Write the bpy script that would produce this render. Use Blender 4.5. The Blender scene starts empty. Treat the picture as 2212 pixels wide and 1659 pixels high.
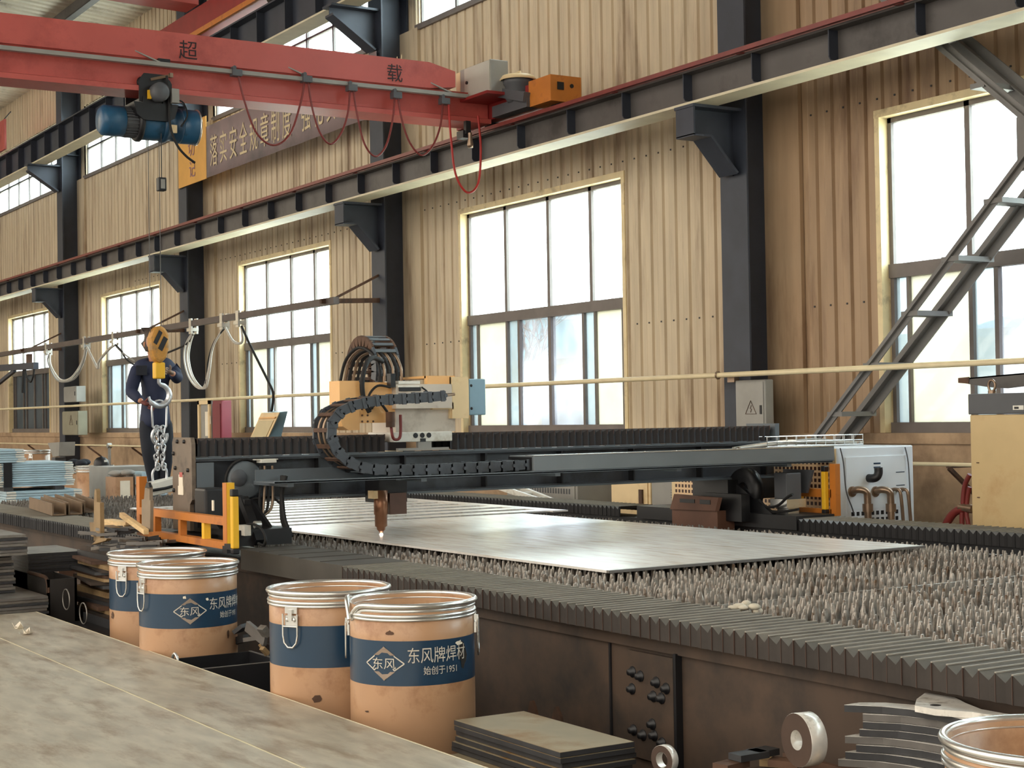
import bpy, bmesh, math, random
from mathutils import Vector, Matrix
random.seed(11)
S = bpy.context.scene
COL = S.collection
PI = math.pi

# ------------------------------------------------------------------ camera, sky, exposure
RX = Vector((0.52581086, 0.85044158, -0.01649449))      # camera right
DN = Vector((-0.02560449, -0.00355798, -0.99966582))    # camera down
FW = Vector((-0.85021606, 0.52605747, 0.0199043))       # camera forward
CAM = Vector((0, 0, 1.6))
FPX = 3470.0
cam = bpy.data.cameras.new('camera')
cam.sensor_width = 36.0
cam.lens = FPX / 2212 * 36
cam.clip_end = 400
co = bpy.data.objects.new('camera', cam)
COL.objects.link(co)
co.matrix_world = Matrix(((RX.x, -DN.x, -FW.x, CAM.x), (RX.y, -DN.y, -FW.y, CAM.y), (RX.z, -DN.z, -FW.z, CAM.z), (0, 0, 0, 1)))
S.camera = co

S.view_settings.view_transform = 'Standard'
S.view_settings.look = 'None'
S.view_settings.gamma = 1
S.view_settings.exposure = 0.68

w = bpy.data.worlds.new('overcast_sky')
S.world = w
w.use_nodes = True
nt = w.node_tree
bg = nt.nodes['Background']
tc = nt.nodes.new('ShaderNodeTexCoord')
sep = nt.nodes.new('ShaderNodeVectorMath')
sep.operation = 'DOT_PRODUCT'
sep.inputs[1].default_value = (0.12, 0.95, 0.28)      # bright axis towards the window wall, chosen for the interior light
ramp = nt.nodes.new('ShaderNodeValToRGB')          # sky brightened on the window side, dimmed behind to shape indoor light
mr = nt.nodes.new('ShaderNodeMapRange')
nt.links.new(tc.outputs['Generated'], sep.inputs[0])
nt.links.new(sep.outputs['Value'], mr.inputs['Value'])
mr.inputs['From Min'].default_value = -1
mr.inputs['From Max'].default_value = 1
nt.links.new(mr.outputs[0], ramp.inputs[0])
ramp.color_ramp.elements[0].position = 0.46
ramp.color_ramp.elements[0].color = (0.090, 0.083, 0.072, 1)
ramp.color_ramp.elements[1].color = (0.90, 0.97, 1.0, 1)
nt.links.new(ramp.outputs[0], bg.inputs['Color'])
bg.inputs['Strength'].default_value = 17.0


# ------------------------------------------------------------------ helpers
def at(px, py, ax, val):
    """world point seen at photo pixel (px, py) that lies on the plane ax = val"""
    d = RX * (px - 1106) + DN * (py - 829.5) + FW * FPX
    i = 'xyz'.index(ax)
    return CAM + d * ((val - CAM[i]) / d[i])


def lin(c):
    return tuple(((v / 255 + 0.055) / 1.055) ** 2.4 if v > 10 else v / 255 / 12.92 for v in c)


_M = {}


def mat(name, rgb, rough=0.6, metal=0.0, var=0.18, scale=6.0, bump=0.0, dirt=None, dscale=2.0, dcov=0.5, stretch=(1, 1, 1), spec=0.5):
    """procedural surface: base colour with fine variation and, if asked, patches of a second colour"""
    if name in _M:
        return _M[name]
    m = bpy.data.materials.new(name)
    m.use_nodes = True
    t = m.node_tree
    b = t.nodes['Principled BSDF']
    b.inputs['Roughness'].default_value = rough
    b.inputs['Metallic'].default_value = metal
    b.inputs['Specular IOR Level'].default_value = spec
    c = lin(rgb)
    tcn = t.nodes.new('ShaderNodeTexCoord')
    mp = t.nodes.new('ShaderNodeMapping')
    mp.inputs['Scale'].default_value = stretch
    t.links.new(tcn.outputs['Object'], mp.inputs[0])
    n = t.nodes.new('ShaderNodeTexNoise')
    n.inputs['Scale'].default_value = scale
    n.inputs['Detail'].default_value = 5
    t.links.new(mp.outputs[0], n.inputs['Vector'])
    r = t.nodes.new('ShaderNodeValToRGB')
    r.color_ramp.elements[0].position = 0.3
    r.color_ramp.elements[1].position = 0.7
    r.color_ramp.elements[0].color = (*[v * (1 - var) for v in c], 1)
    r.color_ramp.elements[1].color = (*[min(1, v * (1 + var)) for v in c], 1)
    t.links.new(n.outputs['Fac'], r.inputs[0])
    out = r.outputs[0]
    if dirt:
        n2 = t.nodes.new('ShaderNodeTexNoise')
        n2.inputs['Scale'].default_value = dscale
        n2.inputs['Detail'].default_value = 8
        n2.inputs['Roughness'].default_value = 0.65
        t.links.new(mp.outputs[0], n2.inputs['Vector'])
        r2 = t.nodes.new('ShaderNodeValToRGB')
        r2.color_ramp.elements[0].position = 0.62 - 0.3 * dcov
        r2.color_ramp.elements[1].position = 0.80 - 0.3 * dcov
        t.links.new(n2.outputs['Fac'], r2.inputs[0])
        mx = t.nodes.new('ShaderNodeMix')
        mx.data_type = 'RGBA'
        t.links.new(r2.outputs[0], mx.inputs['Factor'])
        t.links.new(out, mx.inputs['A'])
        mx.inputs['B'].default_value = (*lin(dirt), 1)
        out = mx.outputs['Result']
    t.links.new(out, b.inputs['Base Color'])
    if bump:
        bp = t.nodes.new('ShaderNodeBump')
        bp.inputs['Strength'].default_value = bump
        bp.inputs['Distance'].default_value = 0.01
        t.links.new(n.outputs['Fac'], bp.inputs['Height'])
        t.links.new(bp.outputs[0], b.inputs['Normal'])
    _M[name] = m
    return m


def glass_mat(name, tint, clear, body, diffuse=0.0):
    """dusty window glass: part clear, part scattering"""
    m = bpy.data.materials.new(name)
    m.use_nodes = True
    t = m.node_tree
    t.nodes.remove(t.nodes['Principled BSDF'])
    o = t.nodes['Material Output']
    tr = t.nodes.new('ShaderNodeBsdfTransparent')
    tr.inputs['Color'].default_value = (*tint, 1)
    tl = t.nodes.new('ShaderNodeBsdfTranslucent')
    tl.inputs['Color'].default_value = (*body, 1)
    gl = t.nodes.new('ShaderNodeBsdfGlossy')
    gl.inputs['Roughness'].default_value = 0.05
    mx = t.nodes.new('ShaderNodeMixShader')
    tcn = t.nodes.new('ShaderNodeTexCoord')
    n = t.nodes.new('ShaderNodeTexNoise')
    n.inputs['Scale'].default_value = 1.3
    n.inputs['Detail'].default_value = 4
    t.links.new(tcn.outputs['Object'], n.inputs['Vector'])
    mr_ = t.nodes.new('ShaderNodeMapRange')
    mr_.inputs['To Min'].default_value = max(0, 1 - clear - 0.12)
    mr_.inputs['To Max'].default_value = min(1, 1 - clear + 0.12)
    mr_.inputs['From Min'].default_value = 0.3
    mr_.inputs['From Max'].default_value = 0.7
    t.links.new(n.outputs['Fac'], mr_.inputs['Value'])
    t.links.new(mr_.outputs[0], mx.inputs[0])
    t.links.new(tr.outputs[0], mx.inputs[1])
    t.links.new(tl.outputs[0], mx.inputs[2])
    m2 = t.nodes.new('ShaderNodeMixShader')
    m2.inputs[0].default_value = 0.05
    t.links.new(mx.outputs[0], m2.inputs[1])
    t.links.new(gl.outputs[0], m2.inputs[2])
    t.links.new(m2.outputs[0], o.inputs['Surface'])
    return m


LOC = {}


def tag(o, label=None, cat=None, group=None, kind=None):
    if label: o['label'] = label
    if cat: o['category'] = cat
    if group: o['group'] = group
    if kind: o['kind'] = kind
    return o


def thing(name, label, cat, loc=(0, 0, 0), rotz=0.0, group=None, kind=None):
    o = bpy.data.objects.new(name, None)
    o.empty_display_size = 0.1
    COL.objects.link(o)
    o.location = loc
    o.rotation_euler = (0, 0, rotz)
    LOC[o.name] = Vector(loc)
    return tag(o, label, cat, group, kind)


class MB:
    """collects shapes into one mesh"""
    def __init__(s):
        s.v = []; s.f = []; s.mi = []; s.sm = []

    def raw(s, vs, fs, mi=0, smooth=False):
        b = len(s.v)
        s.v += [tuple(v) for v in vs]
        for f in fs:
            s.f.append([i + b for i in f]); s.mi.append(mi); s.sm.append(smooth)
        return s

    def box(s, x0, x1, y0, y1, z0, z1, mi=0):
        vs = [(x, y, z) for x in (x0, x1) for y in (y0, y1) for z in (z0, z1)]
        return s.raw(vs, [(0, 1, 3, 2), (4, 6, 7, 5), (0, 4, 5, 1), (2, 3, 7, 6), (0, 2, 6, 4), (1, 5, 7, 3)], mi)

    def obox(s, c, ax, ay, az, mi=0):
        """oriented box: centre and three half-axis vectors"""
        c, ax, ay, az = Vector(c), Vector(ax), Vector(ay), Vector(az)
        vs = [c + ax * i + ay * j + az * k for i in (-1, 1) for j in (-1, 1) for k in (-1, 1)]
        return s.raw(vs, [(0, 1, 3, 2), (4, 6, 7, 5), (0, 4, 5, 1), (2, 3, 7, 6), (0, 2, 6, 4), (1, 5, 7, 3)], mi)

    def prism(s, pts, axis, a, b, mi=0):
        """polygon in the two other axes (in xyz order), extruded along axis from a to b"""
        def mk(p, q):
            if axis == 'x': return (q, p[0], p[1])
            if axis == 'y': return (p[0], q, p[1])
            return (p[0], p[1], q)
        n = len(pts)
        vs = [mk(p, a) for p in pts] + [mk(p, b) for p in pts]
        fs = [tuple(range(n))[::-1], tuple(range(n, 2 * n))] + [(i, (i + 1) % n, n + (i + 1) % n, n + i) for i in range(n)]
        return s.raw(vs, fs, mi)

    def bar(s, p, q, w, h, mi=0, up=(0, 0, 1)):
        """rectangular bar between two points"""
        p, q = Vector(p), Vector(q)
        d = (q - p)
        u = Vector(up)
        sd = d.cross(u)
        if sd.length < 1e-6: sd = d.cross(Vector((1, 0, 0)))
        sd.normalize()
        u = sd.cross(d).normalized()
        return s.obox((p + q) / 2, d / 2, sd * w / 2, u * h / 2, mi)

    def tube(s, pts, r, n=8, mi=0, closed=False, caps=True):
        pts = [Vector(p) for p in pts]
        N = len(pts)
        rs = r if isinstance(r, (list, tuple)) else [r] * N
        vs = []; prev = None
        for i, p in enumerate(pts):
            if closed: d = pts[(i + 1) % N] - pts[i - 1]
            else: d = pts[min(i + 1, N - 1)] - pts[max(i - 1, 0)]
            if d.length < 1e-9: d = Vector((0, 0, 1))
            d.normalize()
            if prev is None:
                a = d.cross(Vector((0, 0, 1)))
                if a.length < 1e-3: a = d.cross(Vector((1, 0, 0)))
            else:
                a = prev - d * prev.dot(d)
            a.normalize(); prev = a
            b = d.cross(a)
            vs += [p + a * (math.cos(2 * PI * k / n) * rs[i]) + b * (math.sin(2 * PI * k / n) * rs[i]) for k in range(n)]
        fs = []
        for i in range(N if closed else N - 1):
            j = (i + 1) % N
            fs += [(i * n + k, i * n + (k + 1) % n, j * n + (k + 1) % n, j * n + k) for k in range(n)]
        s.raw(vs, fs, mi, True)
        if caps and not closed:
            s.raw(vs[:n], [tuple(range(n))[::-1]], mi); s.raw(vs[-n:], [tuple(range(n))], mi)
        return s

    def cyl(s, p, q, r, n=16, mi=0, r2=None):
        return s.tube([p, q], [r, r if r2 is None else r2], n, mi)

    def lathe(s, prof, c=(0, 0, 0), axis='z', n=32, mi=0, mis=None, smooth=True):
        """profile of (radius, height) turned about an axis through c"""
        c = Vector(c)
        vs = []
        for (r, h) in prof:
            for k in range(n):
                a = 2 * PI * k / n
                x, y = r * math.cos(a), r * math.sin(a)
                v = {'z': (x, y, h), 'x': (h, x, y), 'y': (y, h, x)}[axis]
                vs.append(c + Vector(v))
        for i in range(len(prof) - 1):
            s.raw([], [], 0)
        b = len(s.v)
        s.v += [tuple(v) for v in vs]
        for i in range(len(prof) - 1):
            for k in range(n):
                s.f.append([b + i * n + k, b + i * n + (k + 1) % n, b + (i + 1) * n + (k + 1) % n, b + (i + 1) * n + k])
                s.mi.append(mis[i] if mis else mi); s.sm.append(smooth)
        return s

    def ell(s, c, r, n=12, mi=0):
        prof = [(math.sin(PI * i / n), -math.cos(PI * i / n)) for i in range(n + 1)]
        vs = []
        m = 2 * n
        for (a, h) in prof:
            vs += [(c[0] + r[0] * a * math.cos(2 * PI * k / m), c[1] + r[1] * a * math.sin(2 * PI * k / m), c[2] + r[2] * h) for k in range(m)]
        fs = [(i * m + k, i * m + (k + 1) % m, (i + 1) * m + (k + 1) % m, (i + 1) * m + k) for i in range(n) for k in range(m)]
        return s.raw(vs, fs, mi, True)

    def build(s, name, m, parent=None, local=False, bevel=0.0):
        me = bpy.data.meshes.new(name)
        off = Vector((0, 0, 0))
        if parent is not None and not local: off = LOC.get(parent.name, off)
        me.from_pydata([(v[0] - off.x, v[1] - off.y, v[2] - off.z) for v in s.v], [], s.f)
        ms = m if isinstance(m, (list, tuple)) else [m]
        for x in ms: me.materials.append(x)
        me.polygons.foreach_set('material_index', s.mi)
        me.polygons.foreach_set('use_smooth', s.sm)
        bm = bmesh.new(); bm.from_mesh(me)
        bmesh.ops.recalc_face_normals(bm, faces=bm.faces)
        bm.to_mesh(me); bm.free()
        o = bpy.data.objects.new(name, me)
        COL.objects.link(o)
        if parent is not None:
            o.parent = parent
            LOC[o.name] = LOC.get(parent.name, Vector((0, 0, 0)))
        if bevel:
            bv = o.modifiers.new('bevel', 'BEVEL')
            bv.width = bevel; bv.segments = 2; bv.limit_method = 'ANGLE'
        return o


def dup(o, parent=None, loc=None, rotz=None, label=None, top=True):
    c = o.copy()
    COL.objects.link(c)
    if parent is not None: c.parent = parent
    if loc is not None: c.location = loc
    if rotz is not None: c.rotation_euler = (0, 0, rotz)
    if label: c['label'] = label
    for ch in list(o.children): dup(ch, c)
    return c


def text_geo(body, size):
    """filled outline of a line of lettering as (verts2d, faces), starting at 0,0"""
    cu = bpy.data.curves.new('lettering', 'FONT')
    cu.body = body; cu.size = size
    cu.resolution_u = 3
    ob = bpy.data.objects.new('lettering', cu)
    COL.objects.link(ob)
    bpy.context.view_layer.update()
    dg = bpy.context.evaluated_depsgraph_get()
    me = bpy.data.meshes.new_from_object(ob.evaluated_get(dg))
    vs = [(v.co.x, v.co.y) for v in me.vertices]
    fs = [tuple(p.vertices) for p in me.polygons]
    bpy.data.objects.remove(ob); bpy.data.curves.remove(cu); bpy.data.meshes.remove(me)
    return vs, fs


def spline(pts, n=8):
    """Catmull-Rom through the points"""
    P = [Vector(p) for p in pts]
    out = []
    for i in range(len(P) - 1):
        p0, p1, p2, p3 = P[max(i - 1, 0)], P[i], P[i + 1], P[min(i + 2, len(P) - 1)]
        for k in range(n):
            t = k / n
            out.append(0.5 * ((2 * p1) + (p2 - p0) * t + (2 * p0 - 5 * p1 + 4 * p2 - p3) * t * t + (3 * p1 - p0 - 3 * p2 + p3) * t ** 3))
    out.append(P[-1])
    return out


# ------------------------------------------------------------------ materials
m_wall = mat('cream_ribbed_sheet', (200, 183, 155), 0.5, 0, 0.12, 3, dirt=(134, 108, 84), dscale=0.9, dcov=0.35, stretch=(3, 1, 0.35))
m_flash = mat('cream_flashing', (225, 205, 160), 0.45, 0, 0.1, 5, dirt=(150, 130, 100), dscale=3, dcov=0.3)
m_base = mat('tan_plaster', (176, 148, 118), 0.85, 0, 0.12, 3, dirt=(128, 104, 82), dscale=1.2, dcov=0.4)
m_floor = mat('oily_concrete', (92, 84, 76), 0.8, 0, 0.2, 3, dirt=(40, 36, 32), dscale=1.0, dcov=0.6)
m_col = mat('navy_steel', (52, 57, 68), 0.55, 0.0, 0.15, 4)
m_girder = mat('grey_brown_steel', (84, 80, 78), 0.5, 0, 0.15, 3, dirt=(52, 48, 46), dscale=1.5, dcov=0.4)
m_flange = mat('pale_flange_paint', (214, 204, 176), 0.5, 0, 0.08, 4)
m_rail = mat('rail_steel', (98, 66, 60), 0.35, 0.6, 0.2, 8)
m_cond = mat('red_conductor_cover', (120, 48, 42), 0.4, 0, 0.15, 6)
m_frame = mat('grey_window_frame', (108, 100, 96), 0.5, 0, 0.12, 6)
m_red = mat('red_crane_paint', (190, 90, 82), 0.42, 0, 0.08, 2, dirt=(156, 66, 60), dscale=1.5, dcov=0.25)
m_reddark = mat('dark_red_paint', (142, 40, 38), 0.5, 0, 0.12, 4)
m_orange = mat('orange_paint', (198, 120, 46), 0.45, 0, 0.1, 5, dirt=(140, 76, 40), dscale=5, dcov=0.25)
m_yellow = mat('yellow_paint', (240, 186, 40), 0.4, 0, 0.08, 5, dirt=(190, 130, 40), dscale=6, dcov=0.2)
m_blue = mat('blue_hoist_paint', (40, 88, 122), 0.35, 0, 0.1, 5, dirt=(30, 50, 62), dscale=3, dcov=0.3)
m_black = mat('black_paint', (26, 26, 29), 0.45, 0, 0.2, 5)
m_rubber = mat('black_rubber', (24, 23, 23), 0.7, 0, 0.2, 8)
m_gantry = mat('gantry_black_steel', (70, 75, 82), 0.4, 0.0, 0.2, 3, dirt=(44, 44, 46), dscale=2, dcov=0.4)
m_gantrygrey = mat('gantry_grey_cover', (96, 104, 110), 0.4, 0, 0.1, 3)
m_bellows = mat('bellows_fabric', (98, 93, 85), 0.75, 0, 0.12, 10, dirt=(122, 114, 102), dscale=2.5, dcov=0.3)
m_bellowsdk = mat('dark_bellows_fabric', (38, 37, 40), 0.7, 0, 0.15, 10)
m_side = mat('dirty_brown_steel', (72, 56, 44), 0.7, 0, 0.2, 3, dirt=(40, 34, 30), dscale=1.6, dcov=0.55)
m_slat = mat('slag_crusted_slat', (162, 156, 148), 0.36, 0.5, 0.35, 30, dirt=(100, 78, 58), dscale=9, dcov=0.45, bump=0.4)
m_rust = mat('rusty_steel', (94, 68, 52), 0.75, 0.1, 0.25, 8, dirt=(60, 46, 38), dscale=6, dcov=0.4)
m_rawsteel = mat('raw_steel', (140, 136, 130), 0.42, 0.55, 0.2, 6, dirt=(96, 84, 72), dscale=4, dcov=0.4)
m_darksteel = mat('mill_scale_steel', (66, 66, 68), 0.5, 0.4, 0.2, 8)
m_tan = mat('tan_cut_steel', (150, 124, 88), 0.6, 0.15, 0.18, 7, dirt=(120, 92, 62), dscale=5, dcov=0.4)
m_zinc = mat('galvanised_metal', (222, 222, 218), 0.25, 0.8, 0.1, 12, dirt=(150, 120, 86), dscale=9, dcov=0.1)
m_chain = mat('bright_chain_steel', (205, 208, 212), 0.3, 0.7, 0.15, 14)
m_white = mat('white_painted_steel', (226, 224, 214), 0.4, 0, 0.06, 5, dirt=(180, 170, 150), dscale=6, dcov=0.25)
m_cream = mat('cream_painted_steel', (232, 206, 160), 0.42, 0, 0.06, 4, dirt=(205, 172, 124), dscale=3, dcov=0.3)
m_beige = mat('beige_cabinet_paint', (206, 180, 132), 0.45, 0, 0.06, 4, dirt=(186, 150, 104), dscale=2, dcov=0.3)
m_peach = mat('peach_painted_steel', (236, 184, 120), 0.42, 0, 0.06, 4)
m_bluegrey = mat('blue_grey_box', (132, 164, 182), 0.4, 0, 0.08, 5)
m_chiller = mat('white_chiller_paint', (226, 234, 240), 0.35, 0, 0.04, 3)
m_grey = mat('grey_cabinet_paint', (150, 148, 142), 0.5, 0, 0.1, 4)
m_dkgrey = mat('dark_grey_paint', (84, 86, 90), 0.5, 0, 0.1, 4)
m_copper = mat('bronze_fitting', (150, 128, 108), 0.3, 0.7, 0.15, 10)
m_pipe = mat('cream_pipe', (224, 208, 170), 0.4, 0, 0.08, 6)
m_cable = mat('pale_cable', (190, 186, 176), 0.5, 0, 0.1, 10)
m_hose = mat('dark_red_hose', (120, 44, 40), 0.5, 0, 0.12, 8)
m_kraft = mat('kraft_fibreboard', (184, 144, 110), 0.33, 0, 0.08, 4, dirt=(140, 94, 62), dscale=4, dcov=0.28)
m_bband = mat('blue_printed_band', (30, 58, 82), 0.30, 0, 0.1, 4, dirt=(30, 48, 66), dscale=4, dcov=0.25)
m_print = mat('pale_print', (206, 198, 184), 0.6, 0, 0.1, 20)
m_print2 = mat('faded_print', (150, 132, 116), 0.6, 0, 0.1, 20)
m_ink = mat('black_ink', (40, 30, 34), 0.7, 0, 0.1, 20)
m_torn = mat('torn_paper_hole', (32, 26, 22), 0.9, 0, 0.2, 20)
m_paper = mat('paper', (236, 226, 206), 0.7, 0, 0.05, 10)
m_wood = mat('pale_wood', (222, 190, 140), 0.7, 0, 0.15, 12, stretch=(1, 1, 6))
m_lblue = mat('pale_blue_sheet', (172, 198, 210), 0.4, 0, 0.06, 6)
m_gplate = mat('grey_cut_edge', (112, 108, 104), 0.5, 0.3, 0.15, 12)
m_fold = mat('dark_brown_fold_edge', (74, 56, 48), 0.7, 0, 0.2, 12)
m_skirt = mat('shaded_bellows_skirt', (56, 50, 46), 0.8, 0, 0.2, 10)  # darker than the top: shade of the -Y side put into the colour
m_skirtdk = mat('black_bellows_skirt', (30, 29, 31), 0.7, 0, 0.15, 10)
m_topmid = mat('grey_bellows_top', (104, 102, 100), 0.6, 0, 0.12, 10)


def wall_shade(m, x0, x1, colour, amount):
    """multiplies a painted brown shade into the colour, deeper towards larger x"""
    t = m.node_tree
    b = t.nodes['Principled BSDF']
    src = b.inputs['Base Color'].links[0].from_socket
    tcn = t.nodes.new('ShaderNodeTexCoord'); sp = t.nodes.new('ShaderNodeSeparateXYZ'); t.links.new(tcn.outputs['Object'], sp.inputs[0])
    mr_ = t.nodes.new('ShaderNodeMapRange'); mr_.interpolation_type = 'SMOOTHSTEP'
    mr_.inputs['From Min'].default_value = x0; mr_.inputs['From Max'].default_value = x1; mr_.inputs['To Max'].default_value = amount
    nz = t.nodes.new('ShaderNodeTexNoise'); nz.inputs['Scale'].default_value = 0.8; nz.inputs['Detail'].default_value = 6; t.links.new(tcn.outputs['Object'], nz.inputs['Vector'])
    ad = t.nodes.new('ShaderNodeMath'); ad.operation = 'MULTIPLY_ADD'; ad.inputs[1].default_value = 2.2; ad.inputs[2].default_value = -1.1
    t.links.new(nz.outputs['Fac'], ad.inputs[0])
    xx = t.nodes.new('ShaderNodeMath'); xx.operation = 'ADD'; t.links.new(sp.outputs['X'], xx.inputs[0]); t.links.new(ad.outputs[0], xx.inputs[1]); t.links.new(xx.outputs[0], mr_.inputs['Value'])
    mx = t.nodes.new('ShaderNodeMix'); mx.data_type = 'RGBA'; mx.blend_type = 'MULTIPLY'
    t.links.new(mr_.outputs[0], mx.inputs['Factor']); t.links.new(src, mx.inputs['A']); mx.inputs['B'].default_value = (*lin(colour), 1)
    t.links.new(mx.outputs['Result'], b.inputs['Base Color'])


wall_shade(m_wall, -13.2, -11.0, (204, 182, 166), 0.9)  # shade painted into the wall colour right of the column
# ------------------------------------------------------------------ the hall
WY = 10.05                                   # inner face of the window wall
COLX = [-11.6 - 7.28 * k for k in range(-3, 6)]
WINX = [(c + 1.48, c + 4.94) for c in COLX if c > -47]      # main window openings
ZS, ZT = 1.40, 4.14                          # window opening
SZ0, SZ1 = 6.70, 8.20                        # high strip windows
EAVE = 9.25
X0, X1 = -48.0, 14.0

fl = MB(); fl.box(X0 - 2, X1 + 8, -30, 10.3, -0.2, 0)
tag(fl.build('floor', m_floor), kind='structure')


def ribs(mb, x0, x1, z0, z1):
    """trapezoid ribbed sheet facing -Y, planks 0.17 wide with 0.04 grooves; seams keep the same pitch everywhere"""
    p = 0.21
    prof = []
    i = math.floor(x0 / p)
    while i * p < x1:
        b = i * p
        for dx, dy in ((0, 0.028), (0.022, 0.028), (0.034, 0), (0.105, 0), (0.111, 0.004), (0.117, 0), (0.198, 0)):
            x = b + dx
            if x0 < x < x1: prof.append((x, WY + dy))
        i += 1
    prof = [(x0, prof[0][1] if prof else WY)] + prof + [(x1, prof[-1][1] if prof else WY)]
    vs = [(x, y, z) for (x, y) in prof for z in (z0, z1)]
    fs = [(2 * k, 2 * k + 2, 2 * k + 3, 2 * k + 1) for k in range(len(prof) - 1)]
    mb.raw(vs, fs)
    mb.raw([(x0, WY + 0.03, z0), (x1, WY + 0.03, z0), (x1, WY + 0.03, z1), (x0, WY + 0.03, z1)], [(0, 1, 2, 3)])
    mb.box(x0, x1, WY + 0.03, WY + 0.2, z0, z1)


wl = MB()
ops = sorted(WINX)
ribs(wl, X0, X1, ZT, SZ0)
ribs(wl, X0, X1, SZ1, EAVE + 0.4)
edges = [X0] + [v for o in ops for v in o] + [X1]
for a, b in zip(edges[0::2], edges[1::2]):
    ribs(wl, a, b, ZS, ZT)
SOPS = sorted([(c + 0.42, c + 6.86) for c in COLX[:]])
edges = [X0] + [v for o in SOPS for v in o] + [X1 + 10]
for a, b in zip(edges[0::2], edges[1::2]):
    if b > a: ribs(wl, a, min(b, 18), SZ0, SZ1)
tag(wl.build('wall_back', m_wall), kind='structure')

bs = MB()
bs.box(X0, X1, WY - 0.04, WY + 0.2, 0, ZS - 0.05)
bs.box(X0, X1, WY - 0.07, WY + 0.2, ZS - 0.09, ZS)
tag(bs.build('wall_base', m_base), kind='structure')
# screw heads in rows on the sheet
sc = MB()
for zz in (2.55, 4.30):
    for i in range(-200, 40):
        x = i * 0.21 + 0.155
        if any(a - 0.05 < x < b + 0.05 for a, b in ops) and zz < ZT: continue
        if x < -30: continue
        sc.box(x - 0.008, x + 0.008, WY - 0.008, WY + 0.004, zz - 0.008, zz + 0.008)
tag(sc.build('trim_3', m_darksteel), kind='structure')

# left gable far out of frame and the roof over the window side
gb = MB(); gb.box(X0 - 0.2, X0, -14, 10.2, 0, 12)
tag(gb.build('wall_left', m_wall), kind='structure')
gb = MB(); gb.box(X1, X1 + 0.2, -3, 10.2, 0, 11)  # unseen end wall, added to block sky light from +X
tag(gb.build('wall_light_block', m_wall), kind='structure')
rf = MB()
n = 0
prof = []
x = X0
while x < X1 + 0.3:
    prof += [(x, 0), (x + 0.03, 0.03), (x + 0.10, 0.03), (x + 0.13, 0)]
    x += 0.26
Y_R = -3.0  # unseen part of the roof ends here, set to limit sky light
vs = []
for (xx, dz) in prof:
    vs += [(xx, 10.4, EAVE + dz), (xx, Y_R, EAVE + dz + 0.1 * (10.4 - Y_R))]
rf.raw(vs, [(2 * i, 2 * i + 1, 2 * i + 3, 2 * i + 2) for i in range(len(prof) - 1)])
m_roof = mat('pale_roof_sheet', (206, 196, 176), 0.5, 0, 0.1, 3, dirt=(140, 128, 110), dscale=1.5, dcov=0.35)
roof = tag(rf.build('ceiling', m_roof), kind='structure')
for y in (8.8, 7.4, 6.0, 4.6, 3.2, 1.8, 0.4, -1.0, -2.4):
    z = EAVE + 0.1 * (10.4 - y) - 0.02
    pb = MB(); pb.box(X0, X1, y - 0.04, y + 0.04, z - 0.2, z); pb.box(X0, X1, y - 0.04, y + 0.10, z - 0.21, z - 0.19)
    pb.build('purlin', m_girder, roof)
for c in COLX:
    r_ = MB(); r_.prism([(9.7, EAVE - 0.45), (9.7, EAVE + 0.0), (Y_R, EAVE + 1.25), (Y_R, EAVE + 0.8)], 'x', c - 0.1, c + 0.1)
    r_.build('rafter', m_col, roof)

# columns with corbels
for i, c in enumerate(COLX):
    k = MB()
    k.box(c - 0.19, c + 0.19, 9.64, 9.66, 0, EAVE + 0.1)
    k.box(c - 0.19, c + 0.19, 10.02, 10.045, 0, EAVE + 0.1)
    k.box(c - 0.008, c + 0.008, 9.66, 10.02, 0, EAVE + 0.1)
    for z in (0.3, 7.2):
        k.box(c - 0.17, c + 0.17, 9.66, 10.02, z, z + 0.012)
    o = tag(k.build('column', m_col), kind='structure')
    b = MB()
    # lower corbel: deep plate bracket carrying the runway girder
    b.prism([(9.10, 4.39), (9.64, 4.39), (9.64, 3.80), (9.56, 3.84), (9.28, 4.14), (9.10, 4.14)], 'x', c - 0.008, c + 0.008)
    b.box(c - 0.14, c + 0.14, 9.07, 9.64, 4.385, 4.412)
    b.prism([(9.08, 4.12), (9.28, 4.12), (9.58, 3.80), (9.60, 3.82), (9.29, 4.14), (9.08, 4.14)], 'x', c - 0.13, c + 0.13)
    b.box(c - 0.13, c + 0.13, 9.08, 9.10, 4.13, 4.39)
    b.build('corbel', m_col, o)
    b = MB()
    b.prism([(8.98, 6.97), (9.64, 6.97), (9.64, 6.45), (9.56, 6.45), (8.98, 6.85)], 'x', c - 0.008, c + 0.008)
    b.box(c - 0.14, c + 0.14, 8.95, 9.64, 6.95, 6.98)
    b.prism([(8.98, 6.83), (9.58, 6.43), (9.6, 6.45), (8.98, 6.86)], 'x', c - 0.12, c + 0.12)
    b.build('upper_corbel', m_col, o)
    # smooth flashing strip on the wall beside the column, and a conduit
    t = MB(); t.box(c - 0.62, c + 0.5, WY - 0.045, WY - 0.0, ZS, SZ0)
    t.tube([(c - 0.33, WY - 0.07, ZS), (c - 0.33, WY - 0.07, SZ0)], 0.012, 6)
    tag(t.build('trim_%d' % (10 + i), m_wall), kind='structure')

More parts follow.
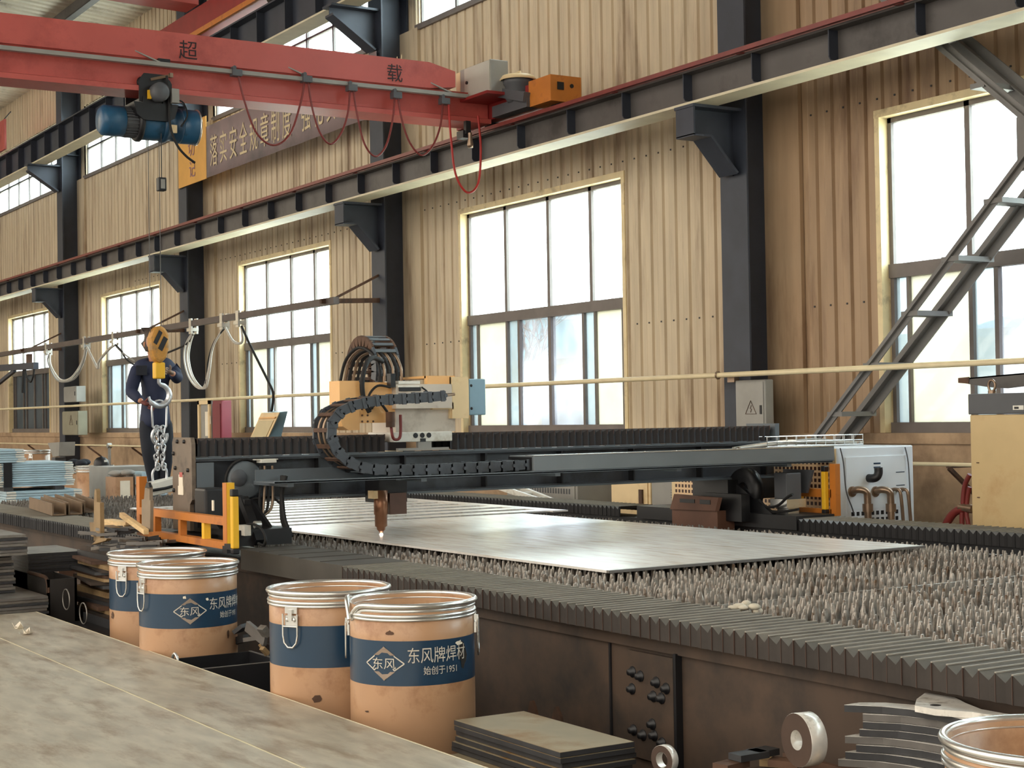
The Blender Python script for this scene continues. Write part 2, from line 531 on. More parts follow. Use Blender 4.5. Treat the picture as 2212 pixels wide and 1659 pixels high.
# ------------------------------------------------------------------ windows
g_up = glass_mat('dusty_clear_glass', (0.80, 0.86, 0.87), 0.80, (0.85, 0.9, 0.88))
g_open = glass_mat('clear_glass', (0.36, 0.38, 0.41), 0.94, (0.8, 0.85, 0.9))
g_cream = glass_mat('cream_filmed_glass', (0.23, 0.235, 0.205), 0.25, (0.38, 0.38, 0.33))
g_blue = glass_mat('bluish_glass', (0.28, 0.31, 0.325), 0.6, (0.30, 0.34, 0.35))
g_dim = glass_mat('dim_grey_glass', (0.06, 0.065, 0.07), 0.5, (0.10, 0.10, 0.095))
wi = 0
for (a, b) in WINX:
    wi += 1
    root = thing('window_%d' % wi, None, None, (a, WY, ZS), kind='structure')
    rv = MB()
    rv.box(a - 0.05, a + 0.008, WY - 0.012, WY + 0.2, ZS + 0.002, ZT - 0.0065)
    rv.box(b - 0.008, b + 0.05, WY - 0.012, WY + 0.2, ZS + 0.002, ZT - 0.0065)
    rv.box(a - 0.052, b + 0.052, WY - 0.014, WY + 0.202, ZT - 0.006, ZT + 0.06)
    rv.build('reveal', m_flash, root)
    fr = MB()
    y0, y1 = WY + 0.09, WY + 0.16
    zt, zb, zm = ZT, ZS, 2.80
    T = 0.05
    fr.box(a, a + T, y0, y1, zb, zt); fr.box(b - T, b, y0, y1, zb, zt)
    fr.box(a, b, y0, y1, zt - T, zt); fr.box(a, b, y0 - 0.03, y1, zb, zb + 0.09)
    fr.box(a, b, y0 - 0.02, y1, zm - 0.06, zm + 0.06)
    L = b - a
    us = [a + L * f for f in (0.262, 0.535, 0.785)]
    for u in us: fr.box(u - 0.028, u + 0.028, y0, y1, zm, zt)
    fr.box(us[1] - 0.03, us[1] + 0.03, y0, y1, zb, zm)
    # sliding sashes: left pair and right pair parked half open
    sl = [a + L * f for f in (0.06, 0.262, 0.34)]
    sr = [a + L * f for f in (0.735, 0.80, 0.955)]
    for u, t_ in zip(sl + sr, (0.014, 0.022, 0.022, 0.022, 0.014, 0.022)): fr.box(u - t_, u + t_, y0, y1 - 0.02, zb + 0.05, zm - 0.05)
    fr.build('window_frame', m_frame, root)
    ys = WY + 0.125
    xs = [a + T] + us + [b - T]
    for p, q in zip(xs[:-1], xs[1:]):
        pn = MB(); pn.box(p, q, ys - 0.003, ys + 0.003, zm + 0.05, zt - T); pn.build('upper_pane', g_up, root)
    lows = [(a + T, sl[0], g_blue), (sl[0], sl[1], g_cream), (sl[1], sl[2], g_blue), (sl[2], us[1], g_open), (us[1], sr[0], g_open), (sr[0], sr[1], g_blue), (sr[1], sr[2], g_cream), (sr[2], b - T, g_up)]
    if wi in (6, 7, 8):           # the three farther windows are shut: all cream and blue panes
        lows = [(p, q, g_up if g is g_open else (g_blue if wi == 7 else g)) for p, q, g in lows]
    if wi == 8: lows = [(p, q, g_dim) for p, q, g in lows]
    for p, q, g in lows:
        pn = MB(); pn.box(p, q, ys - 0.003, ys + 0.003, zb + 0.08, zm - 0.05); pn.build('lower_pane', g, root)
for (a, b) in SOPS:
    if a > 10: continue
    wi += 1
    root = thing('window_%d' % wi, None, None, (a, WY, SZ0), kind='structure')
    fr = MB()
    y0, y1 = WY + 0.06, WY + 0.12
    fr.box(a, b, y0 - 0.1, y1, SZ0 - 0.03, SZ0 + 0.04); fr.box(a, b, y0, y1, SZ1 - 0.05, SZ1)
    fr.box(a, b, y0, y1, 7.30, 7.335)
    nn = 7
    for i in range(nn + 1):
        x = a + (b - a) * i / nn
        fr.box(x - 0.022, x + 0.022, y0, y1, SZ0, SZ1)
    fr.build('window_frame', m_frame, root)
    for i in range(nn):
        p, q = a + (b - a) * i / nn, a + (b - a) * (i + 1) / nn
        pn = MB(); pn.box(p, q, y0 + 0.03, y0 + 0.035, SZ0, SZ1); pn.build('pane', g_up, root)

# ------------------------------------------------------------------ what stands outside
og = MB(); og.box(-140, 60, 10.4, 150, -0.3, -0.1)
tag(og.build('ground', mat('pale_yard_ground', (226, 216, 196), 0.9, 0, 0.1, 0.5)), kind='structure')
hl = MB()
vs = []; N = 40
for i in range(N + 1):
    x = -480 + 560 * i / N
    h = 14 + 2.0 * math.sin(i * 0.55) + 2 * math.sin(i * 1.3)
    vs += [(x, 150, -1), (x, 153, h * 0.6), (x, 170, h), (x, 200, -1)]
hl.raw(vs, [(4 * i + k, 4 * i + 4 + k, 4 * i + 5 + k, 4 * i + 1 + k) for i in range(N) for k in range(3)], 0, True)
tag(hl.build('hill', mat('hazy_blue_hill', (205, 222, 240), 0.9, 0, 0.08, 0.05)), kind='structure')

m_brick = mat('pale_yard_wall', (246, 234, 208), 0.85, 0, 0.06, 1.5, dirt=(222, 204, 178), dscale=0.5, dcov=0.4)
yw = thing('yard_wall', 'cream rendered yard wall with white coping seen through the window', 'wall', (-35, 24, 0))
y_ = MB(); y_.box(-95, 12, 24, 24.3, -0.15, 2.98); y_.build('wall_face', m_brick, yw)
y_ = MB(); y_.box(-95, 12, 23.92, 24.38, 2.98, 3.13); y_.build('coping', m_white, yw)
bd = thing('workshop_building', 'pale blue-grey shed with low roof behind the yard wall', 'building', (-48, 34, 0))
y_ = MB(); y_.box(-72, -53.5, 33, 44, -0.1, 5.4); y_.build('walls', mat('blue_grey_shed', (176, 206, 212), 0.6, 0, 0.05, 1), bd)
y_ = MB(); y_.prism([(32.4, 5.4), (44.5, 5.4), (38.5, 6.2)], 'x', -72.5, -53); y_.build('roof', mat('shed_roof', (150, 178, 186), 0.6, 0, 0.05, 1), bd)
tk = thing('flatbed_truck', 'blue-grey truck with angled struts parked outside the open panes', 'truck', (-24.0, 17, 0))
y_ = MB(); y_.box(-29.0, -22.9, 16.2, 18.2, 1.20, 1.40); y_.build('flatbed', m_dkgrey, tk)
y_ = MB(); y_.box(-25.0, -23.0, 16.1, 18.3, 0.5, 1.95); y_.build('cab', mat('truck_paint', (200, 212, 226), 0.3, 0, 0.05, 3), tk)
for u in (-28.6, -27.3, -26.0):
    y_ = MB(); y_.bar((u, 16.25, 1.40), (u + 0.55, 16.25, 1.75), 0.09, 0.12); y_.build('strut', m_dkgrey, tk)
y_ = MB(); y_.box(-29.0, -25.0, 16.2, 16.3, 1.70, 1.80); y_.build('rail', m_bluegrey, tk)
for u in (-28, -26.8, -23.4):
    for v in (16.25, 18.0):
        y_ = MB(); y_.lathe([(0.12, -0.1), (0.42, -0.12), (0.48, -0.06), (0.48, 0.06), (0.42, 0.12), (0.12, 0.1)], (u, v, 0.38), 'y', 20); y_.build('wheel', m_rubber, tk)


def tree(x, y, h, seed, label):
    rnd = random.Random(seed)
    mb = MB()

    def grow(p, d, L, r, lvl):
        q = p + d * L
        mid = (p + q) / 2 + Vector((rnd.uniform(-1, 1), rnd.uniform(-1, 1), 0)) * L * 0.05
        mb.tube([p, mid, q], [r, r * 0.85, r * 0.65], 5, caps=False)
        if lvl == 0: return
        for k in range(rnd.choice((2, 3, 3))):
            a = rnd.uniform(0, 2 * PI)
            t = rnd.uniform(0.35, 0.75)
            nd = (d + Vector((math.cos(a), math.sin(a), rnd.uniform(-0.1, 0.5))) * t).normalized()
            grow(p + (q - p) * rnd.uniform(0.65, 1), nd, L * rnd.uniform(0.6, 0.8), r * 0.6, lvl - 1)
    grow(Vector((x, y, -0.1)), Vector((0, 0, 1)), h * 0.32, 0.12, 5)
    o = mb.build('bare_tree', mat('grey_bark', (176, 164, 158), 0.9, 0, 0.15, 5))
    return tag(o, label, 'tree', 'bare trees outside the windows')


tree(-46.7, 30, 7.6, 3, 'tall bare winter tree behind the yard wall, centre of the middle window')
tree(-44.4, 31, 7.0, 8, 'smaller bare tree to the right in the middle window')
tree(-50.3, 31, 6.8, 5, 'faint bare tree beside the blue-grey shed in the middle window')
tree(-16.5, 30, 6.5, 12, 'bare tree seen low in the open pane of the right-hand window')
# ------------------------------------------------------------------ runway girders
gl = thing('runway_girder', 'grey-brown lower crane runway girder with stiffeners and a red rail line on top', 'girder', (-15, 9.0, 4.35), group=None)
g = MB()
XA, XB = -46.0, 12.0
g.box(XA, XB, 8.99, 9.01, 4.37, 4.66)
g.box(XA, XB, 8.88, 9.12, 4.645, 4.665)
g.build('web', m_girder, gl)
g = MB(); g.box(XA, XB, 8.86, 9.14, 4.345, 4.368); g.build('bottom_flange', m_flange, gl)
for i in range(-36, 22):
    x = -11.65 + 0.9625 * i
    if not -46 < x < 6: continue
    g = MB(); g.prism([(8.89, 4.645), (8.99, 4.645), (8.99, 4.40), (8.91, 4.40), (8.89, 4.43)], 'x', x - 0.006, x + 0.006); g.build('stiffener', m_col, gl)
g = MB(); g.box(XA, XB, 8.965, 9.035, 4.665, 4.68); g.box(XA, XB, 8.99, 9.01, 4.68, 4.72); g.box(XA, XB, 8.978, 9.022, 4.715, 4.735); g.build('rail', m_rail, gl)
g = MB(); g.box(XA, XB, 8.80, 8.83, 4.66, 4.70)
for i in range(30):
    x = -45 + i * 1.9
    g.box(x - 0.03, x + 0.03, 8.83, 8.9, 4.655, 4.67)
g.build('conductor_bar', m_cond, gl)

gl.location = Vector((-15, 9.0 + 0.22, 4.35 + 0.068))

gu = thing('runway_girder', 'upper dark crane runway girder with pale lower flange beneath the roof', 'girder', (-25, 9.2, 7.0))
g = MB(); g.box(XA, XB, 9.19, 9.21, 7.0, 7.5); g.box(XA, XB, 9.05, 9.35, 7.485, 7.51); g.build('web', m_col, gu)
g = MB(); g.box(XA, XB, 9.05, 9.35, 6.975, 7.0); g.build('bottom_flange', m_flange, gu)
for i in range(0, 46):
    x = -45.5 + 1.0 * i
    g = MB(); g.box(x - 0.006, x + 0.006, 9.07, 9.19, 7.03, 7.485); g.build('stiffener', m_col, gu)
g = MB(); g.box(XA, XB, 9.16, 9.24, 7.51, 7.56); g.build('rail', m_rail, gu)

# ------------------------------------------------------------------ lower overhead crane
cr = thing('overhead_crane', 'red single-girder overhead crane spanning the hall with black lettering', 'crane', (-15.2, 5, 4.8))
g = MB()
g.prism([(-9, 5.12), (-9, 5.40), (8.3, 5.40), (8.62, 5.33), (8.62, 5.16), (8.3, 5.12)], 'x', -15.42, -14.99)
g.build('girder_box', m_red, cr)
g = MB()
g.prism([(-15.01, 5.12), (-15.07, 5.05), (-15.07, 4.87), (-15.0, 4.85), (-15.0, 4.80), (-15.40, 4.80), (-15.40, 4.85), (-15.33, 4.87), (-15.33, 5.05), (-15.41, 5.12)], 'y', -9, 9.07)
g.build('lower_girder', m_red, cr)
g = MB(); g.prism([(-14.93, 5.085), (-14.93, 5.045), (-14.99, 5.045), (-14.99, 5.085)], 'y', -9, 8.75)
for y in (1.5, 3.6, 5.3, 6.9, 8.55):
    g.bar((-15.02, y - 0.25, 5.19), (-14.95, y, 5.08), 0.05, 0.012)
g.build('festoon_track', m_grey, cr)
g = MB(); g.box(-14.975, -14.94, 5.28, 5.40, 5.08, 5.12); g.build('track_clamp', m_black, cr)
g = MB(); g.box(-15.45, -13.62, 8.86, 9.14, 4.78, 5.02); g.build('end_carriage', m_reddark, cr)
g = MB(); g.box(-13.82, -13.40, 8.80, 9.18, 4.76, 5.03); g.build('buffer_box', m_orange, cr)
g = MB(); g.box(-13.398, -13.392, 8.88, 8.96, 4.88, 4.96); g.cyl((-13.40, 9.06, 4.93), (-13.392, 9.06, 4.93), 0.022, 12); g.build('cut_out', m_black, cr)
g = MB()
g.lathe([(0.0, 0), (0.11, 0), (0.14, 0.05), (0.14, 0.18), (0.16, 0.2), (0.16, 0.26), (0.05, 0.3), (0, 0.3)], (-14.12, 8.86, 4.86), 'z', 20)
g.build('travel_motor', m_dkgrey, cr)
g = MB(); g.lathe([(0.0, 0.30), (0.17, 0.29), (0.20, 0.25), (0.19, 0.24)], (-14.12, 8.86, 4.86), 'z', 20)
g.tube([(-14.17, 8.86, 5.15), (-14.17, 8.86, 5.19), (-14.07, 8.86, 5.19), (-14.07, 8.86, 5.15)], 0.012, 6)
g.build('motor_cap', m_cream, cr)
g = MB(); g.bar((-14.4, 8.78, 5.02), (-13.8, 8.78, 4.86), 0.12, 0.1); g.box(-14.5, -13.8, 8.76, 8.9, 4.76, 4.88); g.build('gearbox', m_dkgrey, cr)
eb = MB(); eb.box(-15.2, -14.55, 8.80, 9.02, 5.05, 5.40)
ebo = eb.build('control_box', m_grey, cr, bevel=0.008)
g = MB(); g.box(-15.09, -14.56, 8.79, 8.80, 5.06, 5.39); dd = g.build('box_door', mat('light_grey_door', (186, 184, 174), 0.4, 0, 0.04, 4), ebo)
g = MB(); g.cyl((-15.03, 8.775, 5.23), (-15.03, 8.79, 5.23), 0.018, 10); g.build('door_lock', m_black, ebo)
g = MB(); g.box(-15.29, -15.2, 8.80, 9.02, 5.08, 5.38); g.build('box_side', m_cream, ebo)
g = MB(); g.box(-15.25, -14.5, 8.72, 9.1, 5.02, 5.05); g.build('box_shelf', m_reddark, cr)
for (cx_, z0) in ((-13.55, 4.75), (-14.9, 4.75)):
    g = MB(); g.lathe([(0.0, -0.05), (0.11, -0.05), (0.11, 0.05), (0, 0.05)], (cx_, 9.0, 4.835), 'y', 20); g.build('wheel', m_black, cr)
for o in cr.children:                     # the carriage stands on the runway rail
    if o.name.split('.')[0] in ('end_carriage', 'buffer_box', 'cut_out', 'travel_motor', 'motor_cap', 'gearbox', 'wheel'):
        o.location = (-0.33, 0.22, 0.072)
# collector arm reaching down past the rail
g = MB(); g.box(-15.0, -14.95, 8.72, 8.78, 4.66, 4.80); g.box(-15.12, -14.98, 8.7, 8.8, 4.62, 4.70); g.build('collector_arm', m_black, cr)
g = MB(); g.lathe([(0.0, 4.50), (0.03, 4.50), (0.035, 4.53), (0.022, 4.6), (0.022, 4.66)], (-14.9, 8.74, 0), 'z', 12); g.build('collector_head', m_copper, cr)
for ch, yy in (('超', 5.50), ('载', 7.78)):
    vs, fs = text_geo(ch, 0.20)
    g = MB(); g.raw([(-14.985, yy + x, 5.165 + y) for x, y in vs], fs); g.build('lettering', m_ink, cr)

# hanging cable loops under the crane, each on its carriers
pts = [(5.34, 4.99), (6.08, 5.04), (6.84, 5.05), (7.35, 5.01), (7.87, 4.98), (8.45, 4.97)]
low = [None, 4.36, 4.42, 4.33, 4.38, None]
fc = thing('festoon_cable', 'dark red power cable hanging in loops along the red crane', 'cable', (-14.9, 7, 4.9))
for (y, z) in pts[1:]:
    g = MB(); g.box(-14.985, -14.90, y - 0.05, y + 0.05, z - 0.02, z + 0.045); g.cyl((-14.965, y - 0.03, z + 0.06), (-14.9, y - 0.03, z + 0.06), 0.02, 8); g.build('cable_carrier', m_dkgrey, fc)
for i in range(1, 5):
    (ya, za), (yb, zb) = pts[i], pts[i + 1]
    ym = (ya + yb) / 2
    d = (yb - ya)
    zl = low[i]
    p = [(-14.94, ya + 0.02, za), (-14.93, ya + 0.10 * d, za - 0.25), (-14.93, ya + 0.26 * d, zl + 0.12), (-14.93, ym, zl), (-14.93, yb - 0.26 * d, zl + 0.12), (-14.93, yb - 0.10 * d, zb - 0.25), (-14.94, yb - 0.02, zb)]
    g = MB(); g.tube(spline(p, 6), 0.011, 6); g.build('cable_loop', m_hose, fc)
p = [(-14.94, 8.50, 4.97), (-14.9, 8.50, 4.6), (-14.88, 8.54, 4.2), (-14.88, 8.68, 4.01), (-14.88, 8.82, 4.12), (-14.9, 8.87, 4.5), (-14.93, 8.86, 4.86)]
g = MB(); g.tube(spline(p, 6), 0.013, 6); g.build('cable_loop', mat('bright_red_cable', (176, 44, 40), 0.45, 0, 0.1, 9), fc)

# ------------------------------------------------------------------ hoist, hook and load
ho = thing('electric_hoist', 'blue electric wire-rope hoist hanging under the red crane girder', 'hoist', (-15.2, 5.2, 4.82))
ho.scale = (0.85, 0.82, 0.85)
HX = -15.15
g = MB(); g.lathe([(0.0, 4.66), (0.13, 4.66), (0.17, 4.70), (0.175, 4.74), (0.175, 4.94), (0.16, 4.95)], (HX, 0, 4.46), 'y', 28); g.build('motor_cover', m_blue, ho)
g = MB()
g.lathe([(0.155, 4.94), (0.155, 5.12)], (HX, 0, 4.46), 'y', 28)
for k in range(28):
    a = 2 * PI * k / 28
    g.obox((HX + 0.16 * math.cos(a), 5.03, 4.46 + 0.16 * math.sin(a)), (0.018 * math.cos(a), 0, 0.018 * math.sin(a)), (0, 0.085, 0), (-0.004 * math.sin(a), 0, 0.004 * math.cos(a)))
g.build('finned_motor', m_dkgrey, ho)
g = MB(); g.lathe([(0.0, 5.09), (0.20, 5.09), (0.215, 5.11), (0.215, 5.15), (0.19, 5.16)], (HX, 0, 4.46), 'y', 28); g.build('end_flange', m_black, ho)
g = MB(); g.lathe([(0.185, 5.15), (0.19, 5.16), (0.19, 5.40), (0.18, 5.41)], (HX, 0, 4.46), 'y', 28); g.build('drum_housing', m_blue, ho)
g = MB(); g.lathe([(0.175, 5.40), (0.205, 5.41), (0.205, 5.46), (0.18, 5.47), (0.18, 5.60), (0.2, 5.61), (0.2, 5.64), (0.18, 5.65)], (HX, 0, 4.46), 'y', 28); g.build('rope_guide', mat('dark_blue_paint', (34, 70, 98), 0.4, 0, 0.15, 5), ho)
g = MB(); g.lathe([(0.18, 5.64), (0.20, 5.65), (0.20, 5.84), (0.195, 5.85), (0.17, 5.86), (0, 5.86)], (HX, 0, 4.46), 'y', 28); g.build('gear_case', m_blue, ho)
g = MB(); g.lathe([(0.195, 5.835), (0.21, 5.84), (0.21, 5.855), (0.19, 5.86)], (HX, 0, 4.46), 'y', 28); g.build('end_ring', m_zinc, ho)
# suspension trolley on the lower flange
g = MB()
g.prism([(5.08, 4.68), (5.08, 4.92), (5.14, 5.0), (5.40, 5.0), (5.48, 4.9), (5.48, 4.66), (5.3, 4.62)], 'x', -14.97, -14.95)
g.prism([(5.08, 4.68), (5.08, 4.92), (5.14, 5.0), (5.40, 5.0), (5.48, 4.9), (5.48, 4.66), (5.3, 4.62)], 'x', -15.45, -15.43)
g.box(-15.45, -14.93, 5.12, 5.2, 4.66, 4.73); g.box(-15.45, -14.93, 5.36, 5.44, 4.66, 4.73)
g.build('trolley_plate', m_black, ho)
for y in (5.14, 5.42):
    for x in (-14.985, -15.415):
        g = MB(); g.lathe([(0, -0.03), (0.055, -0.03), (0.07, -0.025), (0.055, -0.02), (0.055, 0.03), (0, 0.03)], (x, y, 4.90), 'x', 18); g.build('trolley_wheel', m_black, ho)
g = MB(); g.lathe([(0, 0), (0.10, 0.0), (0.11, 0.02), (0.11, 0.13), (0.08, 0.16), (0, 0.16)], (-14.96, 5.30, 4.78), 'x', 20)
g.build('travel_motor', m_dkgrey, ho)
g = MB(); g.box(-14.93, -14.84, 5.44, 5.53, 4.67, 4.83); g.build('limit_box', m_grey, ho)
g = MB(); g.box(-14.93, -14.90, 5.17, 5.21, 4.70, 4.80); g.build('name_plate', m_yellow, ho)
g = MB(); g.bar((-14.95, 5.22, 4.93), (-14.92, 5.44, 4.99), 0.03, 0.03); g.box(-14.95, -14.9, 5.44, 5.48, 4.97, 5.02); g.build('cable_arm', m_copper, ho)
g = MB(); g.prism([(5.0, 4.66), (5.55, 4.66), (5.5, 4.50), (5.42, 4.46), (5.12, 4.46), (5.04, 4.52)], 'x', HX - 0.1, HX + 0.235); g.build('saddle', m_black, ho)
g = MB(); g.box(HX + 0.19, HX + 0.225, 5.46, 5.53, 4.34, 4.43); g.build('rating_plate', m_cream, ho)
g = MB()
p = [(-14.9, 5.40, 4.98), (-14.89, 5.42, 4.7), (-14.88, 5.43, 4.4), (-14.87, 5.50, 4.2), (-14.86, 5.60, 4.08), (-14.86, 5.72, 4.0)]
g.tube(spline(p, 6), 0.016, 6)
p = [(-14.93, 5.5, 4.72), (-14.9, 5.60, 4.69), (-14.93, 5.66, 4.55), (-14.93, 5.58, 4.42)]
g.tube(spline(p, 6), 0.010, 6)
g.build('cable', m_rubber, ho)
# pendant control on its thin cord
pc = thing('pendant_control', 'small dark pendant push-button box hanging on a thin cord below the blue hoist', 'control', (-15.0, 5.30, 3.9))
g = MB(); g.box(-15.05, -14.97, 5.28, 5.36, 3.84, 3.97); g.build('button_box', m_black, pc, bevel=0.008)
g = MB(); g.cyl((-15.0, 5.32, 3.97), (-15.0, 5.32, 4.40), 0.005, 6); g.build('cord', m_black, pc)
g = MB(); g.box(-14.97, -14.962, 5.30, 5.34, 3.86, 3.95); g.build('button_panel', m_grey, pc)

HK = Vector((-15.15, 5.30, 0))          # the hook hangs here
hk = thing('crane_hook', 'orange-yellow hook block with steel hook hanging in front of the worker', 'hook', (HK.x, HK.y, 2.3))
g = MB()
for dy in (-0.06, 0.05):
    g.cyl((HK.x, HK.y + dy, 2.46), (HK.x, HK.y + dy, 4.5), 0.004, 5)
g.build('wire_rope', m_girder, hk)
g = MB()
prof = [(HK.y - 0.07, 2.30), (HK.y - 0.08, 2.42), (HK.y - 0.05, 2.50), (HK.y + 0.01, 2.54), (HK.y + 0.07, 2.52), (HK.y + 0.11, 2.45), (HK.y + 0.11, 2.32), (HK.y + 0.08, 2.22), (HK.y + 0.02, 2.16), (HK.y - 0.04, 2.20)]
g.prism(prof, 'x', HK.x - 0.07, HK.x + 0.07)
g.build('block_cheeks', mat('worn_ochre_paint', (196, 140, 58), 0.5, 0, 0.15, 8, dirt=(130, 104, 70), dscale=9, dcov=0.45), hk, bevel=0.03)
g = MB()
g.obox((HK.x + 0.072, HK.y - 0.01, 2.42), (0.004, 0, 0), (0, 0.03, 0.06), (0, -0.016, 0.012)); g.obox((HK.x + 0.072, HK.y + 0.04, 2.36), (0.004, 0, 0), (0, 0.03, 0.06), (0, -0.02, 0.014))
g.build('rope_slot', m_black, hk)
g = MB(); g.box(HK.x - 0.05, HK.x + 0.05, HK.y - 0.03, HK.y + 0.07, 2.02, 2.18); g.build('swivel', m_yellow, hk, bevel=0.012)
g = MB()
a0 = [math.radians(d) for d in range(80, -190, -18)]
pts_ = [(HK.x, HK.y + 0.02, 2.04), (HK.x, HK.y + 0.02, 1.98)] + [(HK.x, HK.y + 0.02 + 0.105 * math.cos(a), 1.86 + 0.105 * math.sin(a)) for a in a0]
rr = [0.018, 0.018] + [0.022 + 0.010 * math.sin(PI * i / len(a0)) - (0.012 if i > len(a0) - 3 else 0) for i in range(len(a0))]
g.tube(pts_, rr, 10)
g.build('hook', m_chain, hk)


def link(mb, c, L, W, r, axis_y, tilt=0.0):
    """one oval chain link hanging vertically"""
    P = []
    for k in range(16):
        a = 2 * PI * k / 16
        u = W / 2 * math.cos(a)
        v = (L / 2 - W / 2) * (1 if math.sin(a) >= 0 else -1) + W / 2 * math.sin(a)
        P.append(Vector((c[0] + (u if not axis_y else 0) + tilt * v, c[1] + (u if axis_y else 0), c[2] + v)))
    mb.tube(P, r, 6, closed=True)


ls = thing('lifting_chain', 'bright two-leg steel chain sling hanging from the crane hook to the magnet', 'chain', (HK.x, HK.y, 1.5))
g = MB(); link(g, (HK.x, HK.y + 0.02, 1.66), 0.30, 0.15, 0.011, True); g.build('master_link', m_chain, ls)
n = 0
for s_, y0 in ((0, HK.y - 0.01), (1, HK.y + 0.05)):
    z = 1.53
    g = MB(); k = 0
    while z > 1.13:
        link(g, (HK.x + 0.01 * s_, y0 + 0.008 * math.sin(k * 1.7), z), 0.066, 0.040, 0.0085, k % 2 == 0)
        z -= 0.046; k += 1
    g.build('chain_leg', m_chain, ls)
g = MB(); g.tube([(HK.x, HK.y + 0.02 + 0.075 * math.cos(a * PI / 10), 1.46 + 0.085 * math.sin(a * PI / 10)) for a in range(4, 22)], 0.017, 8); g.build('grab_hook', m_chain, ls)
mg = thing('lifting_magnet', 'white steel lifting magnet with lever hanging on the chain sling', 'magnet', (HK.x, HK.y, 1.0))
g = MB(); g.obox((HK.x, HK.y + 0.06, 0.975), (0.09, 0, 0), (0, 0.16, 0.03), (0, -0.012, 0.064)); g.build('magnet_body', m_white, mg, bevel=0.012)
g = MB(); g.tube(spline([(HK.x, HK.y - 0.05, 1.0), (HK.x, HK.y - 0.055, 1.10), (HK.x, HK.y - 0.02, 1.15), (HK.x, HK.y + 0.05, 1.17), (HK.x, HK.y + 0.085, 1.12), (HK.x, HK.y + 0.085, 1.03)], 5), 0.013, 8); g.build('shackle', m_chain, mg)
g = MB(); g.tube([(HK.x + 0.11, HK.y - 0.17, 0.93), (HK.x + 0.12, HK.y + 0.03, 0.955), (HK.x + 0.12, HK.y + 0.12, 0.975)], 0.014, 8); g.ell((HK.x + 0.10, HK.y + 0.15, 0.985), (0.03, 0.03, 0.03)); g.build('lever', m_black, mg)
g = MB(); g.obox((HK.x + 0.0, HK.y - 0.14, 0.94), (0.085, 0, 0), (0, 0.05, 0.012), (0, -0.015, 0.065)); g.build('magnet_end', m_rust, mg)

# ------------------------------------------------------------------ upper crane at the top edge
uc = thing('overhead_crane', 'second red crane on the upper runway, cut off by the top edge of the photo', 'crane', (-24.5, 8, 7.8))
g = MB(); g.prism([(-12, 8.75), (9.0, 8.06), (9.0, 8.75), (-12, 9.3)], 'x', -24.15, -23.6); g.build('girder_box', m_red, uc)
g = MB(); g.box(-26.4, -20.8, 9.02, 9.38, 7.66, 8.05); g.build('end_carriage', m_reddark, uc)
g = MB(); g.box(-24.2, -20.8, 8.98, 9.03, 7.60, 7.68); g.build('carriage_flange', m_orange, uc)
for x in (-26.0, -21.2):
    g = MB(); g.lathe([(0, -0.05), (0.12, -0.05), (0.12, 0.05), (0, 0.05)], (x, 9.2, 7.68), 'y', 18); g.build('wheel', m_black, uc)
sp = thing('hanging_sign', 'small red panel hanging at the left edge below the upper girder', 'sign', (-36.3, 8.9, 7.6))
p0, p1 = at(-40, 290, 'y', 8.9), at(12, 322, 'y', 8.9)
g = MB(); g.box(p0.x, p1.x, 8.88, 8.92, p1.z, p0.z); g.build('panel', m_red, sp)
g = MB()
for u in (p0.x + 0.15, p1.x - 0.15): g.cyl((u, 8.9, p0.z), (u, 9.06, p0.z + 0.2), 0.012, 6)
g.build('hanger', m_black, sp)

# ------------------------------------------------------------------ banner on the columns
bn = thing('banner', 'long grey-mauve safety banner with cream lettering hung between two columns', 'banner', (-22.5, 9.6, 6))
m_ban = mat('mauve_banner_cloth', (150, 132, 132), 0.7, 0, 0.08, 1.5, dirt=(124, 116, 116), dscale=1, dcov=0.5)
nx = 40
vs = []
for i in range(nx + 1):
    x = -24.92 + (24.92 - 18.75) * i / nx
    for z in (5.58, 6.0, 6.42): vs.append((x, 9.60 + 0.006 * math.sin(i * 0.9 + z), z))
g = MB(); g.raw(vs, [(3 * i + k, 3 * i + 3 + k, 3 * i + 4 + k, 3 * i + 1 + k) for i in range(nx) for k in (0, 1)], 0, True)
o = g.build('cloth', m_ban, bn)
sd_ = o.modifiers.new('thickness', 'SOLIDIFY'); sd_.thickness = 0.004
x = -24.72
for word in ('落实安全规章制度', '强化安全防范措施'):
    for ch in word:
        vs, fs = text_geo(ch, 0.56)
        g = MB(); g.raw([(x + 0.60 * u, 9.585, 5.77 + 0.98 * v) for u, v in vs], fs)
        g.build('lettering', mat('cream_lettering', (214, 196, 158), 0.7, 0, 0.05, 5), bn)
        x += 0.415
    x += 0.26
oy = MB(); oy.box(-26.2, -24.90, 9.59, 9.605, 5.57, 6.60); oy.build('emblem_panel', mat('ochre_cloth', (220, 166, 84), 0.7, 0, 0.08, 3), bn)
for ch, xx, zz, sz, mm in (('吉', -25.75, 6.08, 0.28, m_reddark), ('即', -25.78, 6.0, 0.0, m_dkgrey)):
    if not sz: continue
g = MB(); g.prism([(-25.62, 6.36), (-25.40, 6.36), (-25.40, 6.48), (-25.51, 6.54), (-25.62, 6.48)], 'y', 9.582, 9.588); g.build('emblem', m_red, bn)
for ch, xx, zz, sz in (('切', -25.72, 6.06, 0.32), ('记', -25.68, 5.70, 0.3)):
    vs, fs = text_geo(ch, sz)
    g = MB(); g.raw([(xx + u, 9.583, zz + v) for u, v in vs], fs); g.build('lettering', mat('mauve_lettering', (150, 112, 120), 0.7, 0, 0.05, 5), bn)
g = MB()
for u in (-26.19, -18.85): g.cyl((u, 9.62, 5.55), (u, 9.62, 6.45), 0.012, 6)
g.build('hanging_cord', m_girder, bn)
